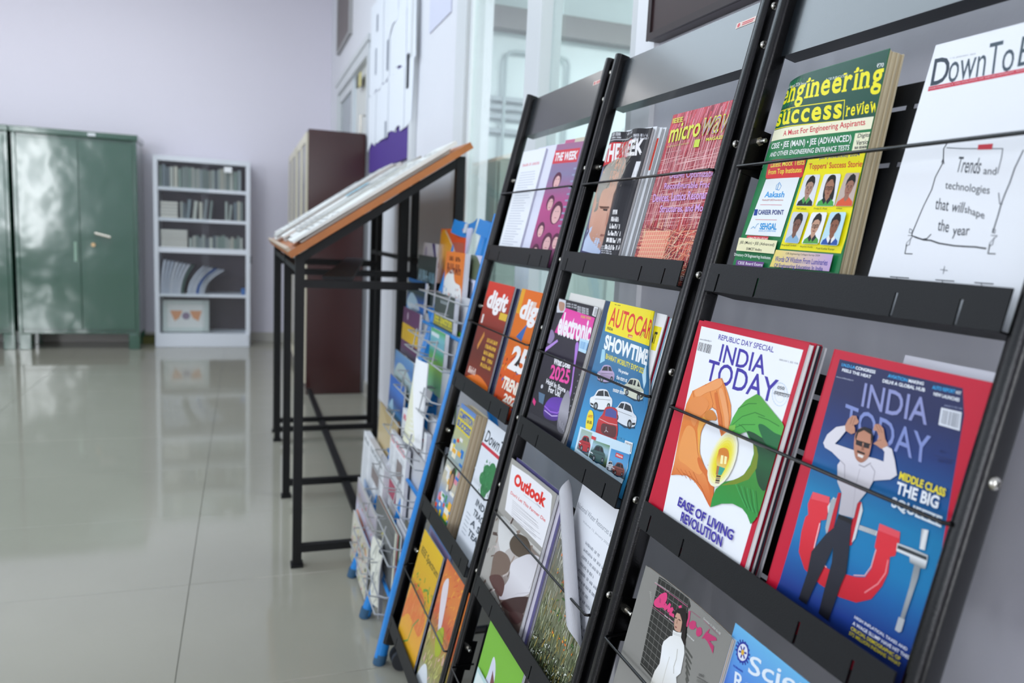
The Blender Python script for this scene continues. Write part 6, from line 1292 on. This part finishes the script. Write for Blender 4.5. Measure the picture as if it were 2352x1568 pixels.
def a_bld(S): S.fill('#6fa0cc', ['#4f86cc', '#a8c0c8', '#8a9a94']); S.fpoly([(.05, .3), (.2, .7), (.55, .75), (.9, .55), (.95, .3), (.5, .2)], '#b8cccc', smooth=True); S.fpoly([(.5, .5), (.62, .56), (.6, .34), (.5, .36)], '#5c6e70'); S.frect(.05, .1, .9, .2, '#4a5a44')
def a_blu(S): S.fill('#2f6cc8', ['#3d7cd4', '#2a4a8c', '#6aaada', '#c88a2c']); S.fpoly([(.0, .2), (.3, .55), (.4, .1)], '#a8d0e8', smooth=True); S.fpoly([(.55, .1), (.9, .3), (.95, .0)], '#d8862c')
def a_news(title='#d84a5e', blk='#a83a52', seed=1, pos=(.08, .12, .62, .36)):
    def f(S):
        S.fill('#e6e8ea'); S.text('~The Express', (.06, .86), (.92, .86), (.06, .94), title, bold=.03, px=False)
        R_ = random.Random(seed)
        for c_ in range(3):
            for k in range(26):
                y = .80-k*.028
                if not (pos[0]-.05 < .06+c_*.31 < pos[2] and pos[1] < y < pos[3]+.02) : S.frect(.06+c_*.31, y, .06+c_*.31+R_.uniform(.18, .26), y+.008, '#aeb2b6')
        S.frect(*pos, blk); S.frect(.5, .50, .82, .74, '#8a7f7c')
        for k in range(6): S.frect(pos[0]+.04, pos[1]+.03+k*.033, pos[2]-.08, pos[1]+.038+k*.033, '#c88a98' if blk != '#9ab4d8' else '#dfe6ee')
    return f
def a_grey(S): S.fill('#6f716f'); S.frect(.0, .0, 1, 1, '#6a6c6a'); S.fpoly([(.35, .50), (.45, .68), (.5, .66), (.44, .48)], '#c8c06a'); S.streaks((.05, .1, .95, .6), ['#9a9c9c', '#55575a', '#b8bcc0'], 26, .008, .02, 60, 1, 73); S.frect(.94, 0, 1, 1, '#dfe0cc')
def a_food(S): S.fill('#d8d4cc', ['#b8b0c8', '#a09a90', '#d0cce0', '#cfd0e0', '#8a8a70']); S.streaks((.05, .3, .9, .75), ['#8a7a60', '#b0a89a', '#c8404c', '#6a6a58'], 40, .008, .014, 50, 1.5, 74); S.fpoly([(.05, .2), (.9, .1), (.95, .2), (.1, .28)], '#e8773a')
def a_food2(S): S.fill('#ddd8c8'); S.streaks((.05, .0, .95, .9), ['#e8d86a', '#5a6a3a', '#c8382c', '#e88a5a', '#f0ece0', '#4a4a40', '#a0a848'], 110, .008, .016, 60, 1.5, 75)
PUB = [
 ('magazine', 'red and orange magazine with pale diagonal band, top left pocket of the blue stand', (1014, 525), (1073, 528), .22, .012, '#e06a2a', a_red, {}),
 ('magazine', 'grey and lilac journal with a yellow spot, top right pocket of the blue stand', (1071, 583), (1116, 588), .24, .022, '#b8bad0', a_cyl, {}),
 ('magazine', 'white booklet with a violet curved stripe, above the dark cyan-lettered magazine', (974, 557), (1006, 562), .16, .020, '#e6e6ec', lambda S: (S.fill('#e6e6ec'), S.fpoly([(.6, 1), (.8, 1), (1, .6), (1, .45)], '#4a3f80'), S.ell((.2, .8), .02, .02, '#b8b4cc')), {}),
 ('magazine', 'dark magazine with cyan capital letters at the far side of the blue stand', (962, 584), (1004, 588), .20, .030, '#33403f', a_dark, {}),
 ('magazine', 'orange cover with white figures and brown capitals, right column of the blue stand', (1026, 576), (1069, 580), .20, .045, '#e8813a', a_org, {'fan': .022, 'np': 5, 'th': .012}),
 ('magazine', 'bright blue world magazine with curved edge, left column of the blue stand', (939, 637), (979, 642), .18, .030, '#2f7fd0', a_sky, {'th': .008, 'np': 4, 'fan': .006}),
 ('magazine', 'dark grey magazine with yellow lettering in the right column of the blue stand', (1001, 669), (1046, 680), .20, .046, '#4c5450', a_spec, {'fan': .018, 'np': 5, 'th': .010}),
 ('magazine', 'purple magazine with a broad yellow band, left column of the blue stand', (928, 703), (966, 712), .17, .040, '#6b3a66', a_pur, {'th': .007, 'np': 3, 'fan': .006}),
 ('magazine', 'green striped magazine below the yellow-lettered grey one on the blue stand', (991, 750), (1024, 760), .19, .050, '#5aae62', a_grn, {'fan': .02, 'np': 5, 'th': .008}),
 ('magazine', 'magazine with a pale building photo under a blue sky, left column of blue stand', (909, 801), (952, 815), .14, .044, '#6fa0cc', a_bld, {}),
 ('magazine', 'royal blue magazine with orange foot, below the building photo cover', (897, 857), (931, 869), .17, .046, '#2f6cc8', a_blu, {'th': .006}),
 ('envelope', 'tan paper envelope in the middle of the left column of the blue stand', (874, 921), (916, 950), .19, .046, '#cdb98c', lambda S: (S.fill('#cdb98c'), S.fpoly([(0, 1), (.5, .75), (1, 1)], '#bfa876')), {'th': .004, 'pages': ('#b89a6a',)}),
 ('newspaper', 'folded newspaper with a pink title just below the large drooping white sheet', (926, 935), (985, 950), .24, .044, '#e6e8ea', a_news('#d8506a', '#6a6a6e', 2, (.1, .2, .5, .32)), {'th': .012, 'np': 5, 'cat': 'newspaper', 'matte': True, 'fan': .01}),
 ('newspaper', 'folded newspaper with maroon box, right column of the blue stand', (899, 984), (937, 1014), .24, .055, '#e6e8ea', a_news('#d86a7a', '#a83a52', 3), {'th': .010, 'np': 4, 'cat': 'newspaper', 'matte': True, 'fan': .01}),
 ('newspaper', 'thick folded newspaper with a pale blue picture at the outer left of the blue stand', (837, 988), (888, 1012), .22, .052, '#e2e4e2', a_news('#8f9496', '#9ab4d8', 4, (.2, .05, .8, .28)), {'th': .022, 'np': 7, 'cat': 'newspaper', 'matte': True, 'fan': .012}),
 ('magazine', 'lilac edged food magazine drooping at the lower left of the blue stand', (823, 1094), (868, 1138), .15, .056, '#c9c6d8', a_food, {}),
 ('magazine', 'dark grey magazine with pale border and a yellow figure, low in the right column', (866, 1136), (914, 1196), .17, .060, '#6a6c6a', a_grey, {'fan': .018, 'np': 4, 'th': .012, 'pages': ('#c8c8b8', '#a8404a', '#3a7a5a', '#dcdce0')}),
 ('magazine', 'colourful food magazine with orange stripe at the bottom left of the blue stand', (812, 1170), (850, 1215), .17, .058, '#ddd8c8', a_food2, {}),
]
for nm, lab, a, b, h, n, cov, art, kw in PUB:
    pub(nm, lab, a, b, h, n, cov, art, cat=kw.pop('cat', nm), **kw)
for a, b, h, n, lab in (((1046, 676), (1080, 684), .22, .020, 'grey white magazine edges right of the yellow-lettered dark magazine'), ((1012, 842), (1042, 852), .22, .030, 'white stacked magazine edges right of the drooping cream sheet'),
    ((985, 948), (1012, 960), .22, .034, 'grey magazine edges right of the pink-titled newspaper'), ((937, 1014), (978, 1042), .22, .038, 'grey and white magazine edges right of the maroon box newspaper'), ((912, 1190), (946, 1216), .17, .040, 'grey magazine edges right of the dark magazine with yellow figure')):
    pub('magazine', lab, a, b, h, n, '#d6d7da', lambda S: S.fill('#d4d5d9', ['#c9cad0', '#dfe0e2']), th=.012, np=6, pages=('#e4e4e6', '#a9aab0', '#d0d0d4', '#8f9096', '#ececec'), fan=.004)
# curved loose things
pub('magazine', 'white and violet magazine with fanned curling pages, top right of the blue stand', (1073, 524), (1141, 530), .30, .016, '#dcdcf2', a_fan, th=.006, np=4, W=.115,
    bend=lambda u, v: (-.02*max(0, v/.3-.5)*u/.1, 0, .05*max(0, .55-abs(v/.3-.72))*(u/.115)))
pub('paper', 'large white and cream sheet drooping over the pockets in the right column', (958, 816), (1010, 838), .25, .088, '#f0f1ee', lambda S: (S.fill('#f2f3f3'), S.fpoly([(0, 0), (.02, .70), (.20, .98), (.62, .55), (.85, .08), (.8, 0)], '#e6e6cc')), th=.003, cat='paper', matte=True, W=.145, np=2,
    bend=lambda u, v: (-.045*max(0, 1-v/.27)*(1-u/.145), 0, .03*math.sin(min(1, u/.145)*math.pi)*(1-v/.27*.6)))
pub('book', 'tall off-white book seen by its page edge beside the drooping white sheet', (1031, 768), (1049, 770), .30, .030, '#dcdcdc', None, th=.022, cat='book', nR=.020, W=.06, pages=('#d9d8d2', '#c9c8c2'))
pub('magazine', 'lime and dark green magazine edge at the right of the tall off-white book', (1046, 758), (1062, 764), .30, .010, '#6aa030', lambda S: S.fill('#6aa82c', ['#79b83a', '#1c4a2c']), th=.006, nR=.008, W=.08)
pub('newspaper', 'cream crumpled newspaper sheet hanging low at the foot of the blue stand', (864, 1232), (905, 1280), .19, .058, '#d9dacb', lambda S: (S.fill('#dcdccf'), S.streaks((0, 0, 1, 1), ['#c2c2b4', '#cfcfc2', '#b4b6ac'], 70, .004, .05, 75, .3, 80)), th=.002, np=1, cat='newspaper', matte=True, W=.15,
    bend=lambda u, v: (.012*math.sin(v*30), 0, .012*math.sin(u*45+v*12)))
